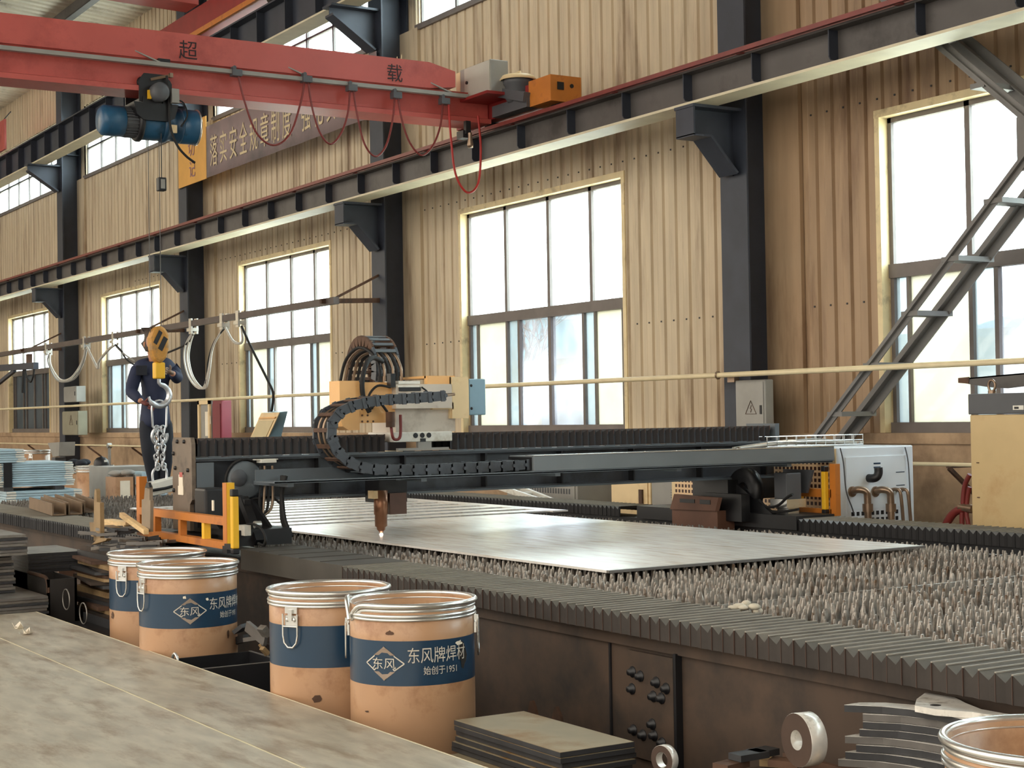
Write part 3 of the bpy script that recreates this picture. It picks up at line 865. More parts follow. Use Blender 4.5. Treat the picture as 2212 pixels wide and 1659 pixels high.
# ------------------------------------------------------------------ pipes, boxes and rails along the wall
pp = thing('gas_pipe', 'long cream pipe running level along the wall across the windows', 'pipe', (-15, 9.58, 1.95))
g = MB(); g.cyl((-46, 9.43, 1.945), (10, 9.43, 1.945), 0.024, 12); g.build('pipe_run', m_pipe, pp)
for c in COLX:
    for dx in (-0.02, 3.6):
        if dx and not -18 < c < -10: continue
        x = c + dx
        g = MB(); g.tube([(x, 9.43 + 0.033 * math.cos(a), 1.945 + 0.033 * math.sin(a)) for a in [2 * PI * k / 10 for k in range(11)]], 0.008, 5)
        if dx == -0.02: g.box(x - 0.012, x + 0.012, 9.45, 9.64, 1.93, 1.96); g.box(x - 0.05, x + 0.05, 9.58, 9.64, 1.88, 1.93)
        g.build('pipe_clamp', m_copper, pp)
pq = thing('gas_pipe', 'thin pale pipe low on the plaster wall beneath the window sills', 'pipe', (-15, 9.6, 1.16))
g = MB(); g.cyl((-46, 9.60, 1.16), (-11.9, 9.60, 1.16), 0.016, 10); g.build('pipe_run', m_pipe, pq)
g = MB(); g.cyl((-9.8, 9.60, 1.16), (-6.3, 9.60, 1.16), 0.016, 10); g.build('pipe_run', m_pipe, pq)
for x in [-40, -36, -31.6, -28.9, -24, -20, -16, -9.0]:
    g = MB(); g.box(x - 0.012, x + 0.012, 9.60, WY - 0.041, 1.13, 1.15); g.bar((x, 9.62, 1.13), (x, WY - 0.06, 0.85), 0.03, 0.03); g.build('pipe_bracket', m_rust, pq)
p = at(236, 958, 'y', 9.60)
g = MB(); g.cyl((p.x, 9.56, 1.16), (p.x, 9.64, 1.16), 0.05, 12); g.tube([(p.x, 9.6, 1.12), (p.x, 9.6, 0.6), (p.x + 0.02, 9.6, 0.0)], 0.03, 8); g.build('pipe_valve', m_grey, pq)

# festoon rail
fr_ = thing('festoon_rail', 'rusty cable festoon rail on brackets with pale looped cables, left half of the wall', 'rail', (-28, 8.9, 3.1))
g = MB(); g.box(-46, -18.62, 8.86, 8.94, 3.07, 3.16); g.build('rail_bar', mat('brown_rail_paint', (86, 75, 70), 0.55, 0, 0.15, 4), fr_)
for c in COLX:
    if c < -46 or c > -18: continue
    g = MB(); g.bar((c, 9.64, 3.15), (c, 8.80, 3.12), 0.06, 0.06); g.bar((c, 9.64, 3.48), (c, 9.0, 3.16), 0.03, 0.03); g.build('rail_bracket', m_rust, fr_)


def clip(px, py):
    p = at(px, py, 'y', 8.9)
    g = MB(); g.box(p.x - 0.09, p.x + 0.09, 8.82, 8.95, 2.99, 3.04); g.box(p.x - 0.05, p.x + 0.05, 8.93, 8.96, 2.95, 3.19); g.box(p.x - 0.05, p.x + 0.05, 8.84, 8.87, 2.95, 3.19)
    g.build('cable_trolley', m_zinc, fr_)
    return Vector((p.x, 8.88, 2.98))


C = {k: clip(*k) for k in ((105, 757), (187, 743), (250, 738), (418, 712), (485, 703), (520, 697))}


def fcable(pix, r, m, name='cable_loop', y=8.88):
    P = [at(a, b, 'y', y) for a, b in pix]
    g = MB(); g.tube(spline(P, 7), r, 6); g.build(name, m, fr_)


fcable([(108, 765), (110, 790), (130, 820), (155, 815), (178, 780), (185, 750)], 0.02, m_cable)
fcable([(106, 765), (105, 785), (125, 822), (160, 818), (180, 782), (187, 752)], 0.02, m_grey)
fcable([(188, 750), (200, 775), (211, 795), (214, 780), (235, 755), (248, 745)], 0.025, m_cable)
fcable([(250, 745), (262, 758), (275, 778), (300, 790), (330, 775), (400, 745), (418, 722)], 0.016, m_rubber)
fcable([(248, 745), (262, 760), (290, 780)], 0.014, m_grey)
for dx, dr in ((0, 0.022), (-6, 0.02), (4, 0.016)):
    fcable([(417 + dx * 0.4, 720), (407 + dx, 745), (404 + dx, 775), (412 + dx, 810), (428 + dx, 834), (443 + dx * 0.6, 837), (452 + dx * 0.3, 800), (460, 750), (483, 708)], dr * 0.8, m_cable)
fcable([(486, 708), (462, 740), (450, 780), (446, 820), (440, 836)], 0.014, m_rubber)
fcable([(487, 708), (502, 735), (515, 742), (524, 735), (521, 705)], 0.02, m_cable)
fcable([(522, 705), (540, 745), (560, 785), (580, 825), (590, 850), (588, 880), (586, 888)], 0.02, m_rubber, y=8.88)
p0 = at(60, 770, 'y', 8.6)
jb = thing('jib_bracket', 'dark steel bracket arm with hanging cord at the left edge below the festoon rail', 'bracket', (p0.x, 8.6, 2.8))
a_, b_ = at(-60, 799, 'y', 8.6), at(78, 790, 'y', 8.6)
g = MB(); g.bar(a_, b_, 0.1, 0.13); g.build('arm', m_col, jb)
g = MB(); g.bar(at(-30, 850, 'y', 8.6), at(32, 800, 'y', 8.6), 0.06, 0.07); g.build('diagonal', m_col, jb)
g = MB(); c_ = at(63, 778, 'y', 8.6); g.box(c_.x - 0.08, c_.x + 0.08, 8.56, 8.64, c_.z - 0.12, c_.z + 0.12); g.build('post', m_rust, jb)
g = MB(); g.tube(spline([at(a, b, 'y', 8.6) for a, b in ((53, 795), (58, 815), (66, 825), (72, 812), (74, 792))], 5), 0.02, 6); g.cyl(at(53, 795, 'y', 8.6), at(50, 848, 'y', 8.6), 0.04, 8); g.build('hanging_cord', m_rubber, jb)

# wall boxes
def wall_box(name, label, px0, py0, px1, py1, y, dep, m, door=True, sign=False):
    a, b = at(px0, py0, 'y', y), at(px1, py1, 'y', y)
    t = thing(name, label, 'box', ((a.x + b.x) / 2, y, b.z))
    g = MB(); g.box(a.x, b.x, y, y + dep, b.z, a.z); bo = g.build('box_body', m, t, bevel=0.01)
    g = MB(); g.box(a.x + 0.02, b.x - 0.02, y - 0.01, y, b.z + 0.02, a.z - 0.02); d_ = g.build('door', m, t)
    g = MB(); g.box(b.x - 0.06, b.x - 0.04, y - 0.02, y - 0.01, (a.z + b.z) / 2 - 0.03, (a.z + b.z) / 2 + 0.05); g.build('latch', m_black, d_)
    if px0 < 200:
        g = MB(); g.box(a.x - 0.5, a.x + 0.2, y + dep - 0.02, y + dep + 0.002, (a.z + b.z) / 2 - 0.03, (a.z + b.z) / 2 + 0.03); g.build('mounting_rail', m_grey, t)
    if sign:
        cx, cz, s_ = (a.x + b.x) / 2 + sign[0], b.z + sign[1], sign[2]
        tr = [(cx - s_, cz - s_ * 0.6), (cx + s_, cz - s_ * 0.6), (cx, cz + s_)]
        g = MB(); g.tube([(u, y - 0.013, v) for u, v in tr], 0.004, 4, closed=True)
        g.tube([(cx + 0.1 * s_, y - 0.013, cz + 0.45 * s_), (cx - 0.12 * s_, y - 0.013, cz + 0.05 * s_), (cx + 0.12 * s_, y - 0.013, cz), (cx - 0.05 * s_, y - 0.013, cz - 0.4 * s_)], 0.004, 4)
        g.build('warning_triangle', m_rust, t)
    return t


wall_box('switch_box', 'grey electrical switch box with warning triangle on the dark column right of the large window', 1588, 822, 1655, 955, 9.54, 0.10, m_grey, sign=(0.02, 0.30, 0.075))
wall_box('switch_box', 'small cream switch box on the far-left column above the pale pipe', 138, 836, 165, 868, 9.45, 0.19, m_grey)
wall_box('switch_box', 'grey-green switch box with triangle on the far-left column below the pale pipe', 135, 889, 169, 940, 9.45, 0.19, mat('grey_green_paint', (140, 136, 116), 0.5, 0, 0.1, 4), sign=(0.1, 0.28, 0.12))
t = thing('notice_board', 'narrow cream framed notice board with paper, left of the dark red panel', 'board', (at(443, 900, 'y', 9.4).x, 9.4, 1.3))
a, b = at(430, 866, 'y', 9.4), at(457, 966, 'y', 9.4)
g = MB(); g.box(a.x, b.x, 9.4, 9.44, b.z - 0.1, a.z); g.build('backboard', m_grey, t)
g = MB()
for (u0, u1, v0, v1) in ((a.x, a.x + 0.07, b.z - 0.1, a.z), (b.x - 0.07, b.x, b.z - 0.1, a.z), (a.x, b.x, a.z - 0.06, a.z)): g.box(u0, u1, 9.37, 9.40, v0, v1)
g.build('board_frame', m_cream, t)
g = MB(); c_ = at(449, 905, 'y', 9.4); g.box(c_.x - 0.10, c_.x + 0.10, 9.39, 9.398, 1.36, 1.75); g.box(c_.x - 0.04, c_.x + 0.16, 9.38, 9.39, 1.55, 1.68); g.build('paper_sheet', m_paper, t)
g = MB()
for u in (a.x + 0.05, b.x - 0.05): g.box(u - 0.03, u + 0.03, 9.40, 9.46, 0, b.z)
g.build('leg', m_grey, t)
t = thing('fire_cabinet', 'dark red fire cabinet standing beside the cream notice board', 'cabinet', (at(468, 900, 'y', 9.4).x, 9.4, 0))
a, b = at(459, 866, 'y', 9.4), at(479, 950, 'y', 9.4)
g = MB(); g.box(a.x, b.x, 9.4, 9.57, 0, a.z); g.build('cabinet_body', mat('wine_red_paint', (122, 36, 52), 0.4, 0, 0.08, 4), t, bevel=0.01)
g = MB(); g.box(a.x + 0.03, b.x - 0.03, 9.385, 9.4, 0.1, a.z - 0.05); g.build('door', mat('wine_red_paint', (122, 36, 52)), t)

# tilted operator console beside the gantry
cn = thing('control_console', 'tilted cream and blue-grey operator console in front of the second window', 'console', (at(570, 945, 'y', 8.7).x, 8.7, 0))
P0, P1, P2, P3 = (at(a, b, 'y', 8.7) for a, b in ((540, 950), (578, 950), (593, 892), (566, 892)))
U = (P1 - P0); V = (P3 - P0)
g = MB()
vs = [P0, P1, P2, P3] + [q + Vector((0.08, 0.16, 0.02)) for q in (P0, P1, P2, P3)]
g.raw(vs, [(0, 1, 2, 3), (7, 6, 5, 4), (0, 4, 5, 1), (1, 5, 6, 2), (2, 6, 7, 3), (3, 7, 4, 0)])
g.build('console_body', m_bluegrey, cn)
g = MB()
def fp(u, v, o): return P0 + U * u + V * v + Vector((0.02, -1, 0)) * o
def quad(mb, u0, u1, v0, v1, o): mb.raw([fp(u0, v0, o), fp(u1, v0, o), fp(u1, v1, o), fp(u0, v1, o), fp(u0, v0, 0), fp(u1, v0, 0), fp(u1, v1, 0), fp(u0, v1, 0)], [(0, 1, 2, 3), (0, 4, 5, 1), (1, 5, 6, 2), (2, 6, 7, 3), (3, 7, 4, 0)])
quad(g, 0, 1, 0, 1, 0.01); g.build('face_panel', m_cream, cn)
g = MB(); quad(g, 0.1, 0.9, 0.05, 0.72, 0.02); g.build('screen', mat('warm_grey_screen', (206, 190, 150), 0.3, 0, 0.05, 4), cn)
g = MB(); quad(g, 0.06, 0.94, 0.78, 0.84, 0.03); g.build('brow', m_peach, cn)
c_ = (P0 + P1) / 2
g = MB(); g.box(c_.x - 0.12, c_.x + 0.12, 8.8, 9.0, 0.0, c_.z + 0.05); g.box(c_.x - 0.4, c_.x + 0.4, 8.65, 9.15, 0, 0.04); g.build('pedestal', m_dkgrey, cn)

# ------------------------------------------------------------------ laced brace at the right
br = thing('column_brace', 'laced steel cross-brace rising like a ladder in front of the right-hand window', 'brace', (-8, 9.6, 3.4))
m_brace = mat('grey_brace_paint', (112, 110, 108), 0.5, 0, 0.1, 4)
cxr, czr = -7.95, 3.60
for nm, yy, wv in (('front_angle', 9.52, 0.045), ('rear_angle', 9.86, 0.08)):
    for (xa, za, xb, zb) in ((-11.93, 0.0, cxr, czr - 0.02), (cxr, czr + 0.05, -11.4 + 0.6, 6.7 - 0.6), (cxr, czr - 0.05, -4.5, 0.3), (cxr, czr + 0.05, -4.5, 6.4)):
        if yy < 9.6: xa -= 0.0
        g = MB(); g.bar((xa, yy, za), (xb, yy, zb), 0.012, wv * 2.0, up=(0, 1, 0) if False else (0, 0, 1)); g.bar((xa, yy, za), (xb, yy, zb), wv * 1.6, 0.012)
        g.build(nm, m_brace, br)
for i in range(1, 9):
    t_ = i / 9
    x, z = -11.93 + (cxr + 11.93) * t_, czr * t_
    g = MB(); g.box(x - 0.09, x + 0.09, 9.50, 9.90, z - 0.05, z - 0.01); g.build('batten', m_brace, br)
for i in range(1, 5):
    t_ = i / 5
    x, z = cxr + (-10.8 - cxr) * t_, czr + (6.1 - czr) * t_
    g = MB(); g.box(x - 0.07, x + 0.07, 9.50, 9.90, z - 0.05, z - 0.01); g.build('batten', m_brace, br)
g = MB(); g.prism([(cxr - 0.22, czr - 0.24), (cxr - 0.22, czr + 0.16), (cxr - 0.05, czr + 0.34), (cxr + 0.3, czr + 0.34), (cxr + 0.3, czr - 0.24)], 'y', 9.52, 9.535)
g.prism([(cxr - 0.22, czr - 0.24), (cxr - 0.22, czr + 0.16), (cxr - 0.05, czr + 0.34), (cxr + 0.3, czr + 0.34), (cxr + 0.3, czr - 0.24)], 'y', 9.84, 9.855)
g.build('gusset_plate', m_brace, br)

# ------------------------------------------------------------------ machines between the table and the wall
def dots_mat(name, base, dot, pitch):
    """perforated sheet: a grid of dark holes"""
    m = bpy.data.materials.new(name); m.use_nodes = True
    t = m.node_tree; b = t.nodes['Principled BSDF']; b.inputs['Roughness'].default_value = 0.45
    tcn = t.nodes.new('ShaderNodeTexCoord'); vm = t.nodes.new('ShaderNodeVectorMath'); vm.operation = 'SCALE'; vm.inputs['Scale'].default_value = 1 / pitch
    fr = t.nodes.new('ShaderNodeVectorMath'); fr.operation = 'FRACTION'
    sb = t.nodes.new('ShaderNodeVectorMath'); sb.operation = 'SUBTRACT'; sb.inputs[1].default_value = (0.5, 0.5, 0.5)
    sp_ = t.nodes.new('ShaderNodeSeparateXYZ')
    t.links.new(tcn.outputs['Object'], vm.inputs[0]); t.links.new(vm.outputs[0], fr.inputs[0]); t.links.new(fr.outputs[0], sb.inputs[0]); t.links.new(sb.outputs[0], sp_.inputs[0])
    ad = t.nodes.new('ShaderNodeMath'); ad.operation = 'ABSOLUTE'; t.links.new(sp_.outputs['Z'], ad.inputs[0])
    ax = t.nodes.new('ShaderNodeMath'); ax.operation = 'ABSOLUTE'
    nm = t.nodes.new('ShaderNodeNewGeometry'); sn = t.nodes.new('ShaderNodeSeparateXYZ'); t.links.new(nm.outputs['Normal'], sn.inputs[0])
    an = t.nodes.new('ShaderNodeMath'); an.operation = 'ABSOLUTE'; t.links.new(sn.outputs['X'], an.inputs[0])
    gt = t.nodes.new('ShaderNodeMath'); gt.operation = 'GREATER_THAN'; gt.inputs[1].default_value = 0.5; t.links.new(an.outputs[0], gt.inputs[0])
    mxf = t.nodes.new('ShaderNodeMix'); t.links.new(gt.outputs[0], mxf.inputs['Factor']); t.links.new(sp_.outputs['X'], mxf.inputs['A']); t.links.new(sp_.outputs['Y'], mxf.inputs['B'])
    t.links.new(mxf.outputs['Result'], ax.inputs[0])
    mx = t.nodes.new('ShaderNodeMath'); mx.operation = 'MAXIMUM'; t.links.new(ad.outputs[0], mx.inputs[0]); t.links.new(ax.outputs[0], mx.inputs[1])
    lt = t.nodes.new('ShaderNodeMath'); lt.operation = 'LESS_THAN'; lt.inputs[1].default_value = 0.30; t.links.new(mx.outputs[0], lt.inputs[0])
    mc = t.nodes.new('ShaderNodeMix'); mc.data_type = 'RGBA'
    mc.inputs['A'].default_value = (*lin(base), 1); mc.inputs['B'].default_value = (*lin(dot), 1)
    t.links.new(lt.outputs[0], mc.inputs['Factor']); t.links.new(mc.outputs['Result'], b.inputs['Base Color'])
    return m


ch_ = thing('chiller_unit', 'white-blue water chiller with bronze pipe elbows beside the far end of the gantry', 'chiller', (-9.8, 8.7, 0))
CX, CY0, CY1, CZ = -8.9, 8.33, 9.125, 1.325
g = MB(); g.box(-10.9, CX, CY0, CY1, 0.06, CZ); g.build('housing', m_chiller, ch_, bevel=0.01)
g = MB(); g.box(-10.9, CX, CY0 + 0.03, CY1 - 0.03, 0, 0.06); g.build('plinth', m_black, ch_)
g = MB(); g.box(CX, CX + 0.008, CY0 + 0.09, CY1 - 0.09, 0.2, 1.25); g.build('service_panel', m_chiller, ch_)
pf = dots_mat('perforated_cream_sheet', (238, 204, 160), (70, 36, 26), 0.044)
g = MB(); g.box(-9.95, -8.97, CY0 - 0.012, CY0, 0.50, 1.28); g.build('perforated_panel', pf, ch_)
g = MB(); g.box(-10.85, -10.2, CY0 - 0.012, CY0, 0.72, 1.05); g.build('perforated_panel', pf, ch_)
g = MB(); g.box(-10.9, -8.9, CY0 - 0.008, CY0, 0.10, 1.315); g.build('side_sheet', m_cream, ch_)
gr_ = dots_mat('perforated_white_sheet', (224, 230, 236), (30, 30, 36), 0.05)
g = MB(); g.box(CX + 0.008, CX + 0.014, CY0 + 0.13, CY0 + 0.63, 0.35, 0.86); g.build('grille', gr_, ch_)
q = at(1875, 1030, 'x', CX)
g = MB(); g.tube(spline([(CX, q.y, q.z - 0.01), (CX + 0.05, q.y, q.z - 0.01), (CX + 0.075, q.y + 0.015, q.z), (CX + 0.08, q.y + 0.03, q.z + 0.03), (CX + 0.08, q.y + 0.03, q.z + 0.07)], 4), 0.032, 12); g.build('black_elbow', m_black, ch_)
for px in (1855, 1905):
    q = at(px, 1062, 'x', CX + 0.05)
    g = MB(); g.tube(spline([(CX, q.y - 0.03, q.z), (CX + 0.06, q.y - 0.01, q.z + 0.015), (CX + 0.10, q.y + 0.025, q.z), (CX + 0.105, q.y + 0.035, q.z - 0.06), (CX + 0.105, q.y + 0.035, q.z - 0.3)], 5), 0.027, 12)
    g.cyl((CX + 0.105, q.y + 0.035, q.z - 0.15), (CX + 0.105, q.y + 0.035, q.z - 0.09), 0.040, 12); g.cyl((CX, q.y - 0.03, q.z), (CX + 0.02, q.y - 0.03, q.z), 0.040, 14)
    g.build('pipe_elbow', m_copper, ch_)
for px in (1932, 1948):
    q = at(px, 1060, 'x', CX + 0.05)
    g = MB(); g.tube(spline([(CX, q.y - 0.01, q.z), (CX + 0.07, q.y, q.z + 0.01), (CX + 0.10, q.y + 0.015, q.z - 0.03), (CX + 0.10, q.y + 0.04, q.z - 0.3)], 5), 0.014, 8); g.build('hose_tail', m_copper, ch_)
g = MB()
for (y0, z0, w_, h_) in ((8.70, 1.19, 0.07, 0.012), (8.70, 1.16, 0.07, 0.012), (8.93, 1.12, 0.09, 0.006), (8.93, 1.02, 0.09, 0.006), (8.98, 0.97, 0.02, 0.03)):
    MB().box(CX + 0.008, CX + 0.010, y0, y0 + w_, z0, z0 + h_).build('warning_label', m_bband, ch_)
g = MB()
for (pix) in ([(1815, 968), (1822, 1000), (1828, 1060), (1840, 1095), (1845, 1110)], [(1955, 966), (1962, 1000), (1966, 1070), (1968, 1120)]):
    g.tube(spline([at(a, b, 'x', CX + 0.02) for a, b in pix], 5), 0.005, 5)
g.build('cable', m_dkgrey, ch_)

tr_ = thing('cable_tray', 'wire basket cable tray with bundled hoses across the chiller top', 'cable tray', (-9.3, 8.6, 1.36))
g = MB()
TY0, TY1, TX = 8.0, 8.98, -9.35
for z in (1.335, 1.37, 1.41):
    for x in (TX - 0.06, TX + 0.06): g.cyl((x, TY0, z), (x, TY1, z), 0.004, 5)
for i in range(11):
    y = TY0 + (TY1 - TY0) * i / 10
    g.tube([(TX - 0.06, y, 1.41), (TX - 0.06, y, 1.333), (TX + 0.06, y, 1.333), (TX + 0.06, y, 1.41)], 0.004, 5)
g.build('wire_basket', m_zinc, tr_)
for i in range(5):
    g = MB(); g.tube(spline([(TX - 0.04 + 0.02 * i, TY0 - 0.25, 1.33), (TX - 0.045 + 0.022 * i, TY0 + 0.2, 1.36 + 0.01 * (i % 2)), (TX - 0.03 + 0.018 * i, 8.5, 1.355 + 0.012 * (i % 3)), (TX - 0.04 + 0.02 * i, TY1 - 0.1, 1.35), (TX, TY1 + 0.06 - 0.02 * i, 1.345)], 6), 0.012, 6); g.build('hose', (m_cable, m_white, m_grey, m_copper, m_cable)[i], tr_)

cb = thing('power_cabinet', 'tall beige cabinet with dark grey top band at the right edge of the photo', 'cabinet', (-7.3, 8.6, 0))
g = MB(); g.box(-7.845, -6.6, 8.6, 9.5, 0, 1.555); g.build('cabinet_body', m_beige, cb, bevel=0.008)
g = MB(); g.box(-7.85, -6.6, 8.59, 9.5, 1.558, 1.70); g.build('top_band', m_dkgrey, cb, bevel=0.006)
g = MB(); g.box(-7.45, -7.36, 8.583, 8.59, 1.585, 1.615); lp = g.build('lock_plate', m_white, cb)
g = MB(); g.box(-7.435, -7.40, 8.58, 8.583, 1.592, 1.606); g.build('keyhole', m_black, lp)
for px in (2143,):
    q = at(px, 850, 'y', 8.7)
    g = MB(); g.tube([(q.x + 0.03 * math.cos(a), 8.7, 1.755 + 0.04 * math.sin(a)) for a in [2 * PI * k / 14 for k in range(14)]], 0.009, 6, closed=True); g.cyl((q.x, 8.7, 1.70), (q.x, 8.7, 1.722), 0.028, 6); g.build('lifting_eye', m_copper, cb)
g = MB()
for z in (1.22, 0.98): g.box(-7.79, -7.77, 8.594, 8.60, z, z + 0.006)
g.build('screw_mark', m_rust, cb)
so = thing('steel_offcut', 'ragged grey flat steel channel lying on the beige cabinet lifting eyes', 'steel', (-7.4, 8.75, 1.76))
g = MB(); g.prism([(-8.12, 1.79), (-8.12, 1.815), (-6.6, 1.875), (-6.6, 1.80), (-7.45, 1.752), (-7.68, 1.735), (-7.82, 1.745), (-7.88, 1.752), (-8.02, 1.772)], 'y', 8.80, 8.812)
g.prism([(-8.12, 1.805), (-8.12, 1.815), (-6.6, 1.875), (-6.6, 1.865)], 'y', 8.80, 8.93)
g.build('web_plate', m_girder, so)
g = MB(); g.prism([(-8.125, 1.785), (-8.125, 1.82), (-8.02, 1.825), (-8.03, 1.776)], 'y', 8.795, 8.80); g.build('flame_cut_tip', m_rust, so)
g = MB(); g.box(-6.75, -6.65, 8.8, 8.93, 1.70, 1.805); g.build('packing_block', m_wood, so)
hs = thing('water_hose', 'dark red hoses curling beside the beige cabinet', 'hose', (-7.95, 8.75, 0))
for k, pix in enumerate(([(2095, 1025), (2084, 1050), (2080, 1090), (2078, 1130), (2076, 1400)], [(2095, 1052), (2090, 1075), (2088, 1110), (2092, 1140), (2094, 1400)], [(2085, 1098), (2065, 1105), (2050, 1122), (2044, 1145), (2040, 1400)])):
    g = MB(); hp_ = [at(a, b, 'y', 8.8) for a, b in pix[:-1]]; g.tube(spline(hp_ + [Vector((hp_[-1].x, 8.8, 0.4)), Vector((hp_[-1].x, 8.8, 0.0))], 6), (0.018, 0.016, 0.030)[k], 8); g.build('hose', m_hose, hs)
q = at(2086, 1096, 'y', 8.8)
g = MB(); g.cyl((q.x - 0.05, 8.8, q.z), (q.x + 0.07, 8.8, q.z - 0.01), 0.032, 10); g.build('brass_coupling', m_copper, hs)

# low cabinets seen in the gap under the gantry
def cab(name, label, x0, x1, y, dep, h, m, extra=None):
    t = thing(name, label, 'cabinet', ((x0 + x1) / 2, y, 0))
    g = MB(); g.box(x0, x1, y, y + dep, 0, h); g.build('cabinet_body', m, t, bevel=0.01)
    g = MB(); g.box(x0 + 0.03, x1 - 0.03, y - 0.012, y, 0.05, h - 0.04); d = g.build('door', m, t)
    if extra == 'handle':
        g = MB(); g.box(x1 - 0.14, x1 - 0.09, y - 0.03, y - 0.012, 0.72, 0.92); g.build('handle', m_rust, d)
    if extra == 'vents':
        g = MB()
        for i in range(24):
            g.box(x0 + 0.08 + i * (x1 - x0 - 0.16) / 24, x0 + 0.10 + i * (x1 - x0 - 0.16) / 24, y - 0.016, y - 0.012, 0.84, 0.89)
        g.build('vent_slots', m_dkgrey, d)
    if extra == 'text':
        g = MB()
        for i in range(4): g.box(x0 + 0.3, x0 + 0.42, y - 0.014, y - 0.012, 0.93 - i * 0.022, 0.935 - i * 0.022)
        g.build('label_lines', m_dkgrey, d)
    return t


X_ = lambda px, y: at(px, 1065, 'y', y).x
cab('low_cabinet', 'white vented cabinet low behind the table, seen under the middle of the gantry', X_(1095, 8.6), X_(1247, 8.6), 8.6, 0.7, 1.05, m_grey, 'vents')
cab('low_cabinet', 'cream cabinet with rusty handle seen under the gantry right of the vented one', X_(1320, 8.6), X_(1405, 8.6), 8.6, 0.7, 1.1, m_cream, 'handle')
cab('low_cabinet', 'light grey labelled cabinet seen under the gantry beside the cream one', X_(1407, 8.55), X_(1462, 8.55), 8.55, 0.75, 1.1, m_grey, 'text')
ld = thing('step_ladder', 'white aluminium ladder leaning low behind the far bellows', 'ladder', (X_(1130, 8.2), 8.2, 0))
A0, A1, B0, B1 = at(1078, 1052, 'y', 8.10), at(1155, 1078, 'y', 8.10), at(1118, 1052, 'y', 8.28), at(1183, 1078, 'y', 8.28)
dA, dB = (A1 - A0), (B1 - B0)
A2, B2 = A0 + dA * ((A0.z - 0.02) / -dA.z), B0 + dB * ((B0.z - 0.02) / -dB.z)
g = MB(); g.bar(A0, A2, 0.03, 0.05); g.build('side_rail', m_white, ld)
g = MB(); g.bar(B0, B2, 0.03, 0.05); g.build('side_rail', m_white, ld)
for i in range(22):
    t_ = (i + 0.3) / 22
    g = MB(); g.cyl(A0 + (A2 - A0) * t_, B0 + (B2 - B0) * t_, 0.016, 8); g.build('rung', m_white, ld)
# ------------------------------------------------------------------ cutting table
TX0, TX1 = -16.45, -1.2
tb = thing('cutting_table', 'long laser cutting table with toothed support slats and folded rail covers', 'cutting table', (-9, 5.5, 0))
g = MB(); g.box(TX0, TX1, 3.62, 3.66, 0.0, 0.735); g.box(TX0, TX1, 3.60, 3.68, 0.715, 0.765); g.box(TX0, TX1, 3.58, 3.62, 0.0, 0.08); g.build('side_panel', m_side, tb)
g = MB(); g.box(TX0, TX1, 7.96, 8.0, 0.0, 0.735); g.build('side_panel', m_side, tb)
g = MB(); g.box(TX0 - 0.04, TX0, 3.62, 8.0, 0, 0.80); g.build('end_panel', m_side, tb)
g = MB(); g.box(TX0, TX1, 3.66, 3.90, 0.68, 0.78); g.box(TX0, TX1, 3.90, 3.94, 0.3, 0.80); g.build('rail_beam', m_black, tb)
g = MB(); g.box(TX0, TX1, 7.70, 7.96, 0.66, 0.76); g.box(TX0, TX1, 6.86, 7.74, 0.66, 0.70); g.box(TX0, TX1, 6.84, 6.88, 0.3, 0.80); g.build('rail_beam', m_black, tb)
g = MB(); g.box(TX0, TX1, 3.94, 6.84, 0.28, 0.32); g.build('slag_tray', m_side, tb)
# bolted splice plate with sooty bolts on the near side
g = MB(); g.box(-5.01, -4.73, 3.60, 3.62, 0.30, 0.70); sp_ = g.build('splice_plate', m_side, tb)
rnd = random.Random(4)
for (u, v) in ((-4.98, 0.62), (-4.93, 0.61), (-4.83, 0.60), (-4.77, 0.585), (-4.985, 0.555), (-4.85, 0.545), (-4.80, 0.545), (-4.98, 0.40), (-4.92, 0.39), (-4.85, 0.40), (-4.80, 0.38), (-4.86, 0.44)):
    g = MB(); g.lathe([(0, -0.022), (0.012, -0.022), (0.013, -0.006), (0.022, -0.004), (0.022, 0)], (u, 3.60, v), 'y', 10); g.build('bolt', m_black, sp_)
g = MB(); g.box(-4.715, -4.70, 3.59, 3.62, 0.05, 0.72); g.build('weld_seam', m_black, tb)
g = MB(); g.box(-5.155, -5.145, 3.612, 3.62, 0.05, 0.72); g.build('panel_joint', m_black, tb)
for u in (-7.9, -10.9):
    g = MB(); g.prism([(u, 0.0), (u + 0.3, 0.0), (u + 0.3, 0.5), (u + 0.28, 0.56), (u, 0.56)], 'y', 3.52, 3.62); g.build('gusset', m_side, tb)
g = MB()
q = at(148, 1210, 'y', 3.6)
g.box(q.x - 0.05, q.x + 0.05, 3.56, 3.62, q.z - 0.1, q.z + 0.06); g.box(q.x + 0.05, q.x + 0.09, 3.50, 3.62, q.z - 0.12, q.z + 0.07); g.build('lug', m_rust, tb)


